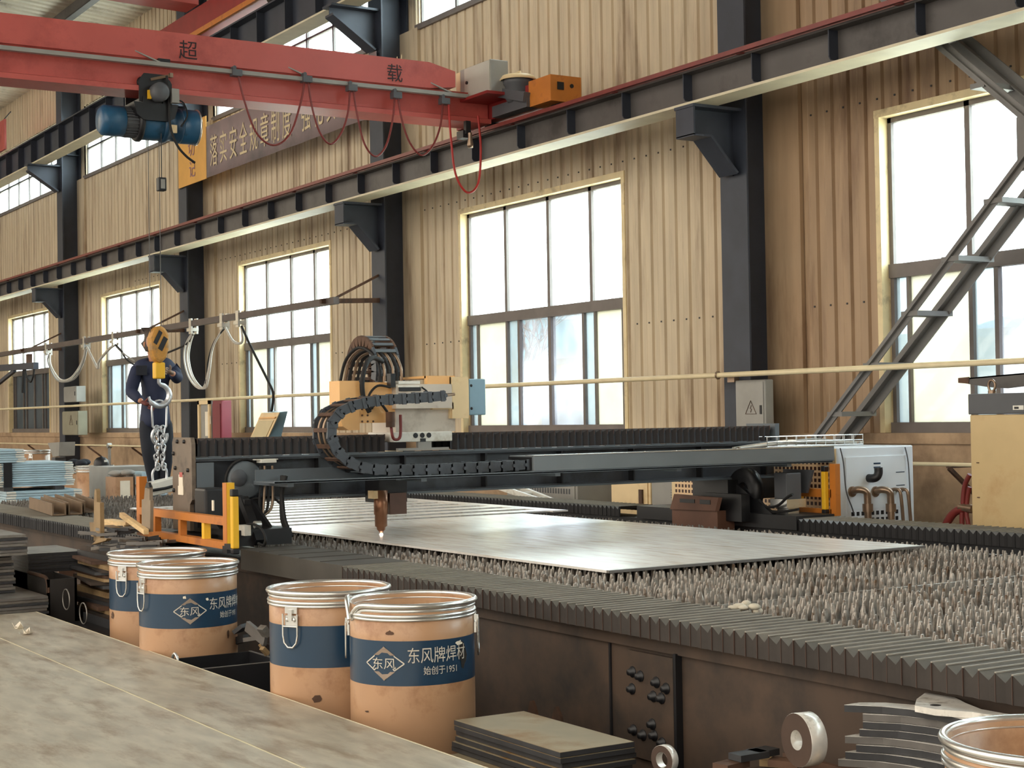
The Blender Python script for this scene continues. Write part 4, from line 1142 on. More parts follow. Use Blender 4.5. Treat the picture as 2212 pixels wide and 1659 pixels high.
def bellows(x0, x1, y0, y1, zt, zb, m, ms, me_):
    """folded rail cover: ridges run across, skirt hangs on the side facing -Y"""
    p = 0.0605
    n_ = int((x1 - x0) / p)
    prof = [(y1, zb + 0.03), (y1, zt), (y0, zt), (y0, zb)]
    g = MB(); vs = []
    d = 0.027
    rnd_ = random.Random(int(x0 * 7))
    for i in range(2 * n_ + 1):
        x = x0 + i * p / 2
        s_ = (i % 2)
        j = rnd_.uniform(-0.002, 0.002)
        if s_ == 0: ring = [(y1, zb + 0.03), (y1, zt + j), (y0 + j, zt + j), (y0 + j, zb)]
        else: ring = [(y1 - d, zb + 0.03), (y1 - d, zt - d), (y0 + 0.006, zt - d), (y0 + 0.006, zb)]
        vs += [(x, a, b) for a, b in ring]
    for k in range(3): g.raw(vs if k == 0 else [], [], 0)
    for k in range(3):
        for i in range(2 * n_):
            g.f.append([4 * i + k, 4 * i + 4 + k, 4 * i + 5 + k, 4 * i + 1 + k]); g.mi.append(1 if k == 2 else 0); g.sm.append(False)
    for i in range(0, n_ + 1):
        x = x0 + i * p
        g.box(x - 0.0012, x + 0.0012, y0 - 0.003, y0 + 0.012, zb, zt - 0.002, 2)
        g.box(x - 0.004, x + 0.003, y0, y1, zt - 0.002, zt + 0.002, 3)  # pale strip paints a highlight along each fold crest
    return g.build('bellows_cover', [m, ms, me_, mat('fold_crest_highlight', (150, 144, 132), 0.6, 0, 0.12, 10)], tb)


bellows(-7.40, -1.2, 3.55, 3.93, 0.852, 0.768, m_bellows, m_skirt, m_fold)
bellows(-16.4, -10.15, 3.55, 3.93, 0.838, 0.745, m_topmid, m_skirtdk, m_skirtdk)
bellows(-16.4, -10.75, 7.68, 8.02, 0.845, 0.76, m_topmid, m_skirtdk, m_skirtdk)
bellows(-8.85, -1.2, 7.68, 8.02, 0.845, 0.755, m_topmid, m_skirtdk, m_skirtdk)
g = MB(); g.box(-8.75, -7.40, 3.55, 3.93, 0.84, 0.856); g.box(-8.75, -7.4, 3.55, 3.565, 0.74, 0.84)
for i in range(5): g.box(-8.75 + i * 0.27, -8.745 + i * 0.27, 3.55, 3.93, 0.856, 0.860)
g.build('flat_cover', mat('sooty_flat_cover', (74, 70, 64), 0.7, 0, 0.15, 5), tb)

# toothed slats
SP, TP = 0.066, 0.050
SY0, SY1 = 3.96, 6.82


def slat_geo(mb, x, seed, simple):
    rnd_ = random.Random(seed)
    mb.box(x - 0.003, x + 0.003, SY0, SY1, 0.55, 0.775)
    y = SY0 + 0.02 + rnd_.uniform(0, 0.02)
    while y < SY1 - 0.01:
        h = 0.845 - abs(rnd_.gauss(0, 0.006))
        if rnd_.random() < 0.04: h -= rnd_.uniform(0.015, 0.05)
        lx, ly = rnd_.gauss(0, 0.005), rnd_.gauss(0, 0.003)
        w0, w1, w2 = 0.0175, 0.0115 + rnd_.uniform(-0.002, 0.003), 0.0045 + rnd_.uniform(-0.001, 0.002)
        t0, t1, t2 = 0.005, 0.0065 + rnd_.uniform(0, 0.003), 0.0042
        n = 4 if simple else 6
        rings = [(0.762, w0, t0, 0), (0.770 + (h - 0.770) * 0.45, w1, t1, 0.45), (h, w2, t2, 1)] if simple else [(0.762, w0, t0, 0), (0.770 + (h - 0.770) * 0.4, w1, t1, 0.4), (0.770 + (h - 0.770) * 0.82, w2 * 1.5, t2 * 1.4, 0.82), (h, w2 * 0.9, t2, 1)]
        vs = []
        for (z, a, b, f) in rings:
            for k in range(n):
                an = 2 * PI * k / n + (PI / 4 if simple else 0)
                vs.append((x + lx * f + b * math.cos(an), y + ly * f + a * math.sin(an), z))
        fs = [(i * n + k, i * n + (k + 1) % n, (i + 1) * n + (k + 1) % n, (i + 1) * n + k) for i in range(len(rings) - 1) for k in range(n)]
        fs.append(tuple(range((len(rings) - 1) * n, len(rings) * n)))
        mb.raw(vs, fs)
        y += TP * rnd_.uniform(0.92, 1.08)


protos = []
for k in range(6):
    g = MB(); slat_geo(g, 0.0, 100 + k, False)
    off = Vector((0, 0, 0))
    o = g.build('support_slat', m_slat, None)
    o.parent = tb
    protos.append(o)
xs = []
x = TX1 - 0.15
while x > TX0 + 0.05:
    if not -5.19 < x < -5.06: xs.append(x)
    x -= SP
far = MB()
T0 = LOC[tb.name]
rnd = random.Random(5)
near = xs[:100]
for i, x in enumerate(near):
    if i < 6: o = protos[i]
    else:
        o = protos[rnd.randrange(6)].copy(); COL.objects.link(o); o.parent = tb
    o.location = Vector((x, rnd.uniform(-0.012, 0.012), rnd.uniform(-0.003, 0.003))) - T0
for i, x in enumerate(xs[100:]):
    slat_geo(far, x, i, True)
tag(far.build('support_slats', mat('dark_slag_slat', (128, 122, 116), 0.4, 0.4, 0.3, 30, dirt=(84, 74, 64), dscale=8, dcov=0.5), tb), kind='stuff')
g = MB(); g.box(-5.165, -5.155, SY0, SY1, 0.6, 0.815); g.box(-5.09, -5.08, SY0, SY1, 0.6, 0.80); g.build('bay_divider', m_slat, tb)
# pale slag lump near the front
g = MB(); rnd = random.Random(2)
for k in range(9): g.ell((-4.85 + rnd.uniform(-0.06, 0.06), 4.02 + rnd.uniform(-0.02, 0.05), 0.84 + rnd.uniform(-0.01, 0.015)), (rnd.uniform(0.015, 0.03), rnd.uniform(0.01, 0.025), rnd.uniform(0.008, 0.015)), 5)
tag(g.build('slag_lump', m_gplate if False else mat('pale_slag', (196, 188, 170), 0.8, 0, 0.15, 20)), 'pale crumbled slag lump caught on the slat teeth near the front rail', 'slag')

# ------------------------------------------------------------------ plates lying on the slats
m_plate = mat('streaked_bright_plate', (238, 234, 228), 0.26, 0.25, 0.12, 5, dirt=(206, 192, 174), dscale=3.5, dcov=0.35, stretch=(0.7, 4.5, 1), bump=0.12)
pl = thing('steel_plate', 'large bright streaked steel plate lying on the toothed slats under the cutting head', 'plate', (-8.3, 5.4, 0.845))
g = MB(); g.box(-10.38, -6.285, 4.40, 6.50, 0.846, 0.858); g.build('plate_sheet', m_plate, pl)
g = MB(); g.box(-6.285, -6.262, 4.40, 6.50, 0.846, 0.8585); g.build('cut_edge', m_gplate, pl)
p2 = thing('slotted_plate', 'bright steel plate cut into long slots behind the large plate, under the gantry', 'plate', (-12, 5.8, 0.845))
g = MB()
g.box(-13.6, -10.48, 4.50, 4.62, 0.846, 0.858); g.box(-13.6, -10.48, 6.84, 6.98, 0.846, 0.858)
for i in range(9):
    x = -13.6 + i * 0.36
    g.box(x, x + 0.19, 4.62, 6.84, 0.846, 0.858)
g.build('slotted_sheet', m_plate, p2)
# three angle-section offcuts lying on the far slats
for i, (px, py, qx, qy) in enumerate(((77, 1094, 128, 1110), (108, 1088, 163, 1108), (152, 1086, 196, 1104))):
    a, b = at(px, py, 'z', 0.86), at(qx, qy, 'z', 0.86)
    a.z = b.z = 0.846
    d = (b - a).normalized(); s_ = d.cross(Vector((0, 0, 1)))
    t = thing('angle_offcut', ('tan channel offcut on the far slats, leftmost of three', 'tan channel offcut on the far slats, middle of three', 'tan channel offcut on the far slats, rightmost of three')[i], 'steel', a, group='channel offcuts on the slats')
    g = MB(); g.bar(a - s_ * 0.0 + Vector((0, 0, 0.006)), b + Vector((0, 0, 0.006)), 0.10, 0.012); g.bar(a + s_ * 0.05 + Vector((0, 0, 0.05)), b + s_ * 0.05 + Vector((0, 0, 0.05)), 0.012, 0.10); g.bar(a - s_ * 0.05 + Vector((0, 0, 0.05)), b - s_ * 0.05 + Vector((0, 0, 0.05)), 0.012, 0.10)
    g.build('channel_section', mat('brown_channel_steel', (122, 100, 78), 0.55, 0.2, 0.15, 6), t)

# ------------------------------------------------------------------ gantry
gt = thing('cutting_gantry', 'black laser cutting gantry spanning the table with drag chain and cable tray', 'gantry', (-9.5, 5.8, 0.9))
GX0, GX1 = -9.72, -9.38
GY0, GY1 = 3.52, 8.2
g = MB()
g.box(GX0, GX1, GY0, GY1, 1.352, 1.372)                 # top flange
g.box(GX0, GX1 - 0.07, GY0, GY1, 1.12, 1.352)            # box web
g.box(GX0, GX1, GY0, GY1, 1.10, 1.122)                   # bottom flange
g.build('beam', m_gantry, gt)
for y in [3.9] + [4.35 + 0.62 * i for i in range(7)]:
    g = MB(); g.box(GX1 - 0.07, GX1 - 0.005, y - 0.006, y + 0.006, 1.122, 1.352); g.build('stiffener', m_black, gt)
g = MB(); g.box(GX1 - 0.01, GX1 + 0.012, GY0, GY1, 1.366, 1.376); g.box(GX1 - 0.01, GX1 + 0.018, GY0, GY1, 1.10, 1.112)
for i in range(34): g.box(GX1 + 0.0, GX1 + 0.016, 3.6 + i * 0.135, 3.68 + i * 0.135, 1.376, 1.382)
g.build('edge_strip', m_gantrygrey, gt)
# folded cover over the beam guide, broken by the carriage


def gbellows(y0, y1):
    p = 0.056; n_ = int((y1 - y0) / p); g = MB(); vs = []
    for i in range(2 * n_ + 1):
        y = y0 + i * p / 2; d = 0.016 * (i % 2)
        vs += [(GX0 + 0.02 + d, y, 1.38), (GX0 + 0.02 + d, y, 1.492 - d), (GX1 - 0.02 - d, y, 1.492 - d), (GX1 - 0.02 - d, y, 1.38)]
    g.raw(vs, [(4 * i + k, 4 * i + 4 + k, 4 * i + 5 + k, 4 * i + 1 + k) for i in range(2 * n_) for k in range(3)])
    for i in range(n_ + 1):
        y = y0 + i * p
        g.box(GX1 - 0.03, GX1 - 0.015, y - 0.0012, y + 0.0012, 1.46, 1.495, 1)
    g.build('bellows_cover', [mat('brown_black_bellows', (40, 36, 37), 0.65, 0, 0.15, 8), m_fold], gt)


gbellows(3.54, 4.86); gbellows(5.32, 8.16)
g = MB(); g.box(GX0, GX1, 8.16, 8.2, 1.372, 1.51); g.build('end_stop', m_gantrygrey, gt)
# near end plate and carriage over the near rail
g = MB(); g.prism([(-9.70, 1.50), (-9.40, 1.50), (-9.38, 1.46), (-9.38, 1.12), (-9.42, 1.09), (-9.42, 0.93), (-9.72, 0.93), (-9.72, 1.47)], 'y', 3.495, 3.52); ep = g.build('end_plate', mat('brown_grey_plate', (112, 98, 84), 0.5, 0.1, 0.15, 4, dirt=(70, 58, 50), dscale=5, dcov=0.3), gt)
for (u, v) in ((-9.62, 1.475), (-9.50, 1.475), (-9.69, 1.40), (-9.66, 1.31), (-9.44, 1.30), (-9.69, 1.17), (-9.60, 0.99), (-9.50, 0.99)):
    g = MB(); g.lathe([(0, -0.012), (0.011, -0.012), (0.013, 0)], (u, 3.495, v), 'y', 8); g.build('bolt', m_black, ep)
g = MB(); g.box(-9.60, -9.53, 3.490, 3.495, 1.20, 1.27); g.box(-9.61, -9.52, 3.489, 3.494, 1.145, 1.20); g.build('inspection_tag', m_paper, ep)
g = MB(); g.box(-9.585, -9.53, 3.4895, 3.4905, 1.255, 1.285); g.build('red_tag', m_red, ep)
g = MB()
g.box(-9.72, -9.36, 3.52, 3.95, 0.95, 1.12)
g.box(-9.95, -8.86, 3.58, 3.92, 0.862, 0.955)
g.prism([(-9.36, 1.12), (-9.05, 0.955), (-9.36, 0.955)], 'y', 3.54, 3.56); g.prism([(-9.36, 1.12), (-9.05, 0.955), (-9.36, 0.955)], 'y', 3.86, 3.88)
g.build('near_carriage', m_black, gt)
g = MB(); g.box(-9.40, -9.375, 3.525, 3.635, 1.13, 1.345); g.build('cover_panel', m_gantrygrey, gt)
# round grey cover with its cable clamp
g = MB(); g.lathe([(0, 0.06), (0.105, 0.06), (0.118, 0.05), (0.12, 0.0)], (GX1 - 0.02, 3.83, 1.23), 'x', 32); g.build('round_cover', m_gantrygrey, gt)
g = MB(); g.lathe([(0, 0.068), (0.05, 0.068), (0.055, 0.058)], (GX1 - 0.02, 3.785, 1.245), 'x', 20); g.build('hub_cap', m_dkgrey, gt)
g = MB(); g.tube([(GX1 + 0.03, 3.83 + 0.13 * math.cos(a), 1.23 + 0.13 * math.sin(a)) for a in [math.radians(d) for d in range(70, 300, 15)]] + [(GX1 + 0.06, 4.0, 1.12), (GX1 + 0.10, 4.05, 1.06)], 0.009, 6); g.build('hoop_cable', m_rubber, gt)
g = MB(); g.box(GX1 + 0.02, GX1 + 0.10, 3.91, 4.01, 1.335, 1.352); g.box(GX1 + 0.02, GX1 + 0.08, 3.88, 4.03, 1.352, 1.358); g.build('gland_plate', m_white, gt)
for i in range(4):
    y = 3.92 + i * 0.026
    g = MB(); g.cyl((GX1 + 0.06, y, 1.315), (GX1 + 0.06, y, 1.20), 0.009, 6); g.tube(spline([(GX1 + 0.06, y, 1.2), (GX1 + 0.08, y - 0.02, 1.05), (GX1 + 0.09, 3.93 - 0.02 * i, 0.98), (GX1 + 0.12, 3.88 - 0.02 * i, 0.90)], 5), 0.009, 6); g.build('gland_cable', m_copper if i % 2 else m_rubber, gt)
# hanging cables, foot strut and sensor arm at the near end
g = MB()
for k in range(3): g.tube(spline([(-9.0 - 0.03 * k, 3.95, 1.26), (-9.02, 3.93, 1.15), (-9.0 + 0.02 * k, 3.92, 1.0), (-8.96 + 0.03 * k, 3.94, 0.90)], 6), 0.012, 6)
g.build('cable_bundle', m_rubber, gt)
a_, b_ = at(525, 1078, 'y', 3.7), at(560, 1172, 'y', 3.7)
g = MB(); g.bar(a_, b_, 0.05, 0.05); g.bar(at(515, 1075, 'y', 3.7), at(535, 1085, 'y', 3.7), 0.04, 0.03); g.build('sensor_arm', m_black, gt)
g = MB(); c_ = at(556, 1133, 'y', 3.68); g.cyl((c_.x, 3.66, c_.z), (c_.x, 3.70, c_.z), 0.022, 10); g.build('pivot', m_zinc, gt)
g = MB(); g.tube(spline([at(a, b, 'y', 3.66) for a, b in ((515, 1172), (525, 1140), (545, 1132), (565, 1143), (574, 1165), (570, 1178), (558, 1174))], 6), 0.008, 6); g.build('looped_cable', m_rubber, gt)
c_ = at(460, 1090, 'y', 3.5)
g = MB(); g.box(c_.x - 0.10, c_.x + 0.08, 3.42, 3.56, c_.z - 0.10, c_.z + 0.10); g.build('drive_motor', m_black, gt, bevel=0.015)
g = MB(); c2 = at(458, 1092, 'y', 3.41); g.box(c2.x - 0.01, c2.x + 0.01, 3.412, 3.42, c2.z - 0.03, c2.z + 0.03); g.build('motor_label', m_paper, gt)
g = MB(); c2 = at(517, 1145, 'y', 3.6); g.box(c2.x - 0.02, c2.x + 0.08, 3.6, 3.64, c2.z - 0.03, c2.z + 0.03); g.build('sensor_box', m_white, gt)
# far carriage
g = MB()
g.box(-9.72, -9.3, 7.62, 8.2, 0.95, 1.10)
g.box(-10.5, -8.6, 7.66, 8.02, 0.76, 0.86)
g.prism([(-9.36, 1.1), (-8.9, 0.86), (-9.36, 0.86)], 'y', 7.7, 7.74)
g.box(-9.55, -9.1, 7.58, 7.66, 0.80, 1.0)
g.build('far_carriage', m_black, gt)
g = MB()
yb = 7.48
Q = [at(a, b, 'y', yb) for a, b in ((1456, 1067), (1552, 1075), (1545, 1104), (1447, 1100))]
g.raw([*Q, *[q + Vector((0.02, 0.02, 0)) for q in Q]], [(0, 1, 2, 3), (7, 6, 5, 4), (0, 4, 5, 1), (1, 5, 6, 2), (2, 6, 7, 3), (3, 7, 4, 0)])
g.box(Q[3].x, Q[2].x, yb + 0.02, yb + 0.18, 0.70, Q[2].z)
ls_ = g.build('scraper_bracket', mat('red_brown_bracket', (112, 78, 62), 0.6, 0.1, 0.15, 5), gt)
g = MB()
for (a, b, c, d) in ((1468, 1077, 1500, 1087), (1511, 1079, 1534, 1090)):
    A_, B_ = at(a, b, 'y', yb - 0.004), at(c, d, 'y', yb - 0.004); g.box(A_.x, B_.x, yb - 0.004, yb, B_.z, A_.z)
g.build('bracket_slot', m_black, ls_)
c_ = at(1690, 1048, 'y', 7.8)
g = MB(); g.box(c_.x - 0.07, c_.x + 0.07, 7.78, 7.92, c_.z - 0.10, c_.z + 0.09); g.build('servo_motor', m_dkgrey, gt, bevel=0.008)
g = MB(); g.box(c_.x - 0.09, c_.x + 0.09, 7.76, 7.94, c_.z - 0.16, c_.z - 0.10); g.box(c_.x - 0.06, c_.x + 0.06, 7.80, 7.9, c_.z - 0.22, c_.z - 0.16); g.build('motor_flange', m_zinc, gt)
g = MB(); g.tube(spline([at(a, b, 'y', 7.72) for a, b in ((1640, 1080), (1655, 1095), (1680, 1092), (1700, 1075), (1712, 1068))], 5), 0.010, 6); g.tube(spline([at(a, b, 'y', 7.72) for a, b in ((1645, 1085), (1665, 1105), (1700, 1104), (1725, 1100))], 5), 0.010, 6); g.build('cable_loop', m_rubber, gt)
g = MB(); g.lathe([(0.06, -0.03), (0.16, -0.04), (0.17, 0), (0.16, 0.04), (0.06, 0.03)], (-9.25, 7.75, 1.02), 'y', 26); g.build('cable_wheel', m_black, gt)
q0 = at(1715, 1020, 'y', 8.0)
g = MB(); g.prism([(q0.x - 0.12, q0.z + 0.02), (q0.x + 0.2, q0.z + 0.02), (q0.x + 0.13, q0.z - 0.15), (q0.x - 0.12, q0.z - 0.15)], 'y', 8.0, 8.02)
for dx in (-0.08, -0.04, 0, 0.04): g.box(q0.x + dx, q0.x + dx + 0.012, 7.985, 8.0, q0.z - 0.15, q0.z - 0.11)
g.build('guard_plate', m_dkgrey, gt)

# cable tray in front of the beam
TXa, TXb = -9.10, -8.80
g = MB()
g.box(TXa, TXb, 3.79, 8.2, 1.225, 1.232)
g.box(TXa, TXa + 0.008, 3.79, 8.2, 1.232, 1.30)
g.box(TXb - 0.006, TXb, 3.79, 8.2, 1.222, 1.240)
for y in (3.9, 4.8, 5.8, 6.8, 7.8): g.box(GX1 - 0.02, TXb - 0.02, y - 0.02, y + 0.02, 1.20, 1.225)
g.build('cable_tray', m_gantrygrey, gt)
g = MB(); g.box(TXa, TXb, 5.60, 8.22, 1.233, 1.338); to = g.build('tray_cover', mat('slate_grey_cover', (112, 118, 122), 0.35, 0.0, 0.06, 3), gt, bevel=0.004)
g = MB(); g.box(TXa, TXb - 0.02, 5.592, 5.60, 1.245, 1.33); g.build('tray_mouth', m_black, gt)
g = MB(); g.box(TXb - 0.10, TXb + 0.003, 5.60, 8.22, 1.338, 1.342)
for i in range(10): g.ell((TXb - 0.02, 5.7 + i * 0.27, 1.343), (0.006, 0.006, 0.004), 4)
g.build('cover_lip', m_zinc, gt)
# drag chain: flat loop of links from the tray up to the cutting unit
pix = [(1168, 1000), (1080, 1006), (1000, 1010), (900, 1014), (800, 1014), (755, 1006), (722, 985), (703, 955), (700, 920), (716, 893), (750, 876), (800, 866), (860, 862), (920, 858), (970, 852)]
path = [at(a, b, 'x', -8.95) for a, b in pix]
dense = spline(path, 10)
acc = [0]
for i in range(1, len(dense)): acc.append(acc[-1] + (dense[i] - dense[i - 1]).length)
LNK = 0.092
nl = int(acc[-1] / LNK)
dc = None


def along(s_):
    for i in range(1, len(dense)):
        if acc[i] >= s_:
            f = (s_ - acc[i - 1]) / (acc[i] - acc[i - 1]); return dense[i - 1].lerp(dense[i], f)
    return dense[-1]


chain_root = None
for i in range(nl):
    a, b = along(i * LNK), along((i + 1) * LNK)
    d = (b - a).normalized(); mid = (a + b) / 2
    xx = Vector((1, 0, 0)); nrm = xx.cross(d)
    g = MB()
    for sx in (-0.10, 0.10):
        g.obox(mid + xx * sx, d * LNK * 0.56, xx * 0.009, nrm * 0.030)
        g.obox(mid + xx * (sx * 1.10) + d * LNK * 0.3, d * LNK * 0.14, xx * 0.006, nrm * 0.035)
        g.cyl(mid + xx * (sx * 1.2) + d * LNK * 0.5, mid + xx * (sx * 0.9) + d * LNK * 0.5, 0.012, 8)
    g.obox(mid - nrm * 0.018, d * LNK * 0.25, xx * 0.11, nrm * 0.004)
    o = g.build('chain_link', m_gantry, gt)
    g = MB()
    for sn in (-1, 1): g.obox(mid + nrm * 0.026 * sn, d * LNK * 0.14, xx * 0.10, nrm * 0.004)
    g.build('cross_bar', m_rust if 14 < i < 24 else m_gantrygrey, o)
for k in range(5):
    off = Vector((-0.07 + 0.035 * k, 0, 0))
    g = MB(); g.tube([p + off for p in dense], 0.010, 6); g.build('chain_hose', m_rubber if k % 2 else m_copper, gt)
# cutting carriage on top of the beam
g = MB(); g.box(GX0 - 0.01, GX1 + 0.03, 4.87, 5.31, 1.44, 1.505); cw = g.build('carriage_block', m_white, gt, bevel=0.006)
g = MB()
for i in range(3): g.cyl((GX1 + 0.028, 5.03 + i * 0.05, 1.482), (GX1 + 0.034, 5.03 + i * 0.05, 1.482), 0.018, 8)
g.box(GX1 + 0.028, GX1 + 0.034, 5.065, 5.105, 1.44, 1.462); g.build('slot', m_black, cw)
g = MB(); g.box(GX1 + 0.0, GX1 + 0.034, 4.9, 5.28, 1.384, 1.40); g.box(GX1, GX1 + 0.03, 5.05, 5.15, 1.40, 1.44); g.build('guide_block', m_grey, gt)
g = MB(); g.box(GX0, GX1, 4.90, 5.35, 1.505, 1.80); g.box(GX0 + 0.02, GX1 + 0.05, 4.88, 5.30, 1.66, 1.82); g.build('carriage_body', mat('warm_white_casting', (206, 196, 182), 0.45, 0, 0.08, 4, dirt=(160, 146, 130), dscale=3, dcov=0.35), gt)
g = MB(); g.box(GX1 - 0.03, GX1 - 0.01, 4.60, 4.92, 1.57, 1.835); bp_ = g.build('mount_plate', m_peach, gt)
g = MB()
for (y, z) in ((4.66, 1.66), (4.66, 1.62), (4.66, 1.58), (4.70, 1.62), (4.70, 1.58), (4.74, 1.58)): g.cyl((GX1 - 0.011, y, z), (GX1 - 0.006, y, z), 0.007, 8)
g.build('screw_hole', m_rust, bp_)
g = MB(); g.prism([(4.50, 1.845), (4.64, 1.845), (4.64, 1.525), (4.56, 1.525), (4.52, 1.55), (4.50, 1.60)], 'x', GX1 - 0.16, GX1 - 0.005); g.build('side_guard', m_peach, gt)
g = MB(); g.box(GX1 - 0.02, GX1 + 0.02, 5.13, 5.34, 1.81, 1.876); g.box(GX0, GX1, 5.13, 5.34, 1.86, 1.876); g.build('top_guard', m_peach, gt)
g = MB(); g.box(GX1 + 0.02, GX1 + 0.034, 5.31, 5.44, 1.59, 1.868); g.box(GX0, GX1 + 0.02, 5.30, 5.312, 1.59, 1.868); g.box(GX1 + 0.0, GX1 + 0.034, 5.16, 5.32, 1.652, 1.695); g.build('front_guard', m_cream, gt)
g = MB(); g.box(GX1 - 0.1, GX1 + 0.01, 5.15, 5.31, 1.695, 1.80); g.build('guard_opening', m_black, gt)
jb_ = MB(); jb_.box(GX1 - 0.14, GX1 + 0.03, 5.445, 5.575, 1.61, 1.855); jb_o = jb_.build('junction_box', m_bluegrey, gt, bevel=0.008)
for z in (1.81, 1.655): MB().ell((GX1 + 0.034, 5.46, z), (0.006, 0.01, 0.01), 5).build('box_screw', m_black, jb_o)
g = MB(); g.box(GX1 - 0.15, GX1 + 0.05, 4.90, 5.06, 1.822, 1.842); g.box(GX1 - 0.02, GX1 + 0.06, 4.89, 5.05, 1.80, 1.812); g.build('valve_block', m_white, gt)
g = MB(); g.box(GX1 + 0.0, GX1 + 0.055, 4.84, 4.875, 1.80, 1.89); g.box(GX1 + 0.01, GX1 + 0.06, 4.90, 5.06, 1.775, 1.80); g.build('valve', m_black, gt)
# vertical drag-chain ring behind, with hoses
cc = Vector((-9.86, 4.98, 1.93))
for i in range(15):
    a0_, a1_ = math.radians(-20 + i * 15), math.radians(-20 + (i + 1) * 15)
    am = (a0_ + a1_) / 2
    R1 = 0.20
    pm = cc + Vector((R1 * math.cos(am), 0, R1 * math.sin(am)))
    tg = Vector((-math.sin(am), 0, math.cos(am))); nr = Vector((math.cos(am), 0, math.sin(am)))
    g = MB()
    for sy in (-0.085, 0.085): g.obox(pm + Vector((0, sy, 0)), tg * R1 * 0.145, Vector((0, 0.008, 0)), nr * 0.035)
    g.obox(pm - nr * 0.02, tg * R1 * 0.05, Vector((0, 0.085, 0)), nr * 0.004)
    o = g.build('ring_link', m_rust if i > 3 else m_gantry, gt)
    g = MB(); g.obox(pm + nr * 0.03, tg * 0.012, Vector((0, 0.085, 0)), nr * 0.004); g.build('cross_bar', m_gantrygrey, o)
for k in range(6):
    y = 4.90 + 0.032 * k
    g = MB(); g.tube(spline([(-9.60, y, 1.82), (-9.60, y, 1.94), (-9.68, y - 0.02, 2.04), (-9.82, y - 0.05, 2.08 - 0.01 * k), (-9.95, y - 0.08, 2.0), (-10.0, y - 0.1, 1.85)], 6), 0.011, 6)
    g.cyl((-9.60, y, 1.82), (-9.60, y, 1.88), 0.015, 8)
    g.build('ring_hose', m_copper if k % 2 else m_rubber, gt)
g = MB(); g.tube(spline([(-9.36, 4.70, 1.64), (-9.36, 4.66, 1.72), (-9.36, 4.65, 1.84), (-9.4, 4.70, 1.95), (-9.5, 4.80, 2.0), (-9.6, 4.92, 1.98)], 6), 0.017, 8)
g.tube(spline([(-9.36, 4.72, 1.66), (-9.35, 4.69, 1.74), (-9.34, 4.75, 1.81), (-9.33, 4.84, 1.80)], 6), 0.008, 6)
g.tube(spline([(-9.35, 4.70, 1.66), (-9.34, 4.76, 1.70), (-9.34, 4.82, 1.64)], 6), 0.009, 6)
g.tube(spline([(-9.33, 5.07, 1.80), (-9.33, 5.12, 1.76), (-9.34, 5.15, 1.68)], 6), 0.006, 6)
g.build('head_hose', m_rubber, gt)
g = MB(); g.tube(spline([(-9.34, 4.84, 1.62), (-9.3, 4.83, 1.50), (-9.3, 4.85, 1.46), (-9.3, 4.89, 1.48), (-9.31, 4.90, 1.62)], 6), 0.010, 6); g.build('drop_cable', m_hose, gt)
g = MB(); g.cyl((-9.32, 4.83, 1.64), (-9.32, 4.83, 1.54), 0.03, 10); g.build('connector', m_rust, gt)
# Z slide and cutting head in front of the beam, tip just above the plate
g = MB(); g.box(-9.36, -9.16, 4.66, 4.86, 1.06, 1.24); g.build('z_slide', m_black, gt)
g = MB(); g.box(-9.26, -9.13, 4.72, 4.84, 0.985, 1.12); g.build('head_mount', mat('dark_bronze', (86, 60, 48), 0.4, 0.3, 0.15, 8), gt)
g = MB(); g.lathe([(0.0, 1.14), (0.045, 1.14), (0.045, 0.99), (0.040, 0.985), (0.040, 0.915), (0.028, 0.905), (0.028, 0.892), (0.02, 0.885), (0.008, 0.870), (0.0, 0.870)], (-9.15, 4.665, 0), 'z', 24); g.build('cutting_head', mat('copper_brown_metal', (140, 98, 72), 0.35, 0.6, 0.15, 8), gt)
g = MB(); g.box(-9.2, -9.12, 4.60, 4.63, 1.09, 1.14); g.build('head_sensor', m_cream, gt)
sk = bpy.data.materials.new('cutting_spark'); sk.use_nodes = True
sk.node_tree.nodes['Principled BSDF'].inputs['Emission Color'].default_value = (1, 0.85, 0.7, 1)
sk.node_tree.nodes['Principled BSDF'].inputs['Emission Strength'].default_value = 6
g = MB(); g.ell((-9.15, 4.665, 0.862), (0.011, 0.011, 0.008), 6)
g.build('cutting_spark', sk, gt)

# safety frames with light curtains at both ends of the gantry


def fence_frame(label, x0, x1, y, z0, z1, zp, wide):
    t = thing('safety_frame', label, 'frame', ((x0 + x1) / 2, y, z0))
    g = MB(); g.box(x1 - 0.03, x1 + 0.03, y - 0.025, y + 0.02, z0, zp); g.build('post', m_yellow, t)
    g = MB(); g.box(x1 - 0.028, x1 + 0.028, y - 0.028, y - 0.025, z0 + 0.02, zp); g.build('post_back', m_orange, t)
    g = MB(); g.box(x1 - 0.034, x1 + 0.034, y - 0.03, y + 0.024, z0 - 0.02, z0 + 0.02); g.build('post_foot', m_black, t)
    g = MB(); g.box(x0 - 0.03, x0 + 0.03, y - 0.02, y + 0.03, z0, zp); g.build('post', m_orange, t)
    g = MB(); g.box(x0, x1, y - 0.025, y + 0.025, z1 - 0.045, z1); g.build('top_rail', m_orange, t)
    g = MB(); g.box(x0, x1, y - 0.025, y + 0.025, z0, z0 + 0.04); g.build('bottom_rail', m_orange, t)
    for f in (0.2, 0.5, 0.76):
        x = x0 + (x1 - x0) * f
        g = MB(); g.box(x - 0.02, x + 0.02, y - 0.02, y + 0.02, z0 + 0.04, z1 - 0.045); g.build('baluster', m_yellow if f > 0.7 else m_orange, t)
    g = MB(); g.box(x0, x1 * 0.5 + x0 * 0.5, y, y + 0.22, z0 + 0.01, z0 + 0.03); g.build('mounting_arm', m_black, t)
    return t


fence_frame('orange and yellow steel safety frame at the near end of the gantry', -9.93, -8.44, 3.36, 0.885, 1.062, 1.255, 1)


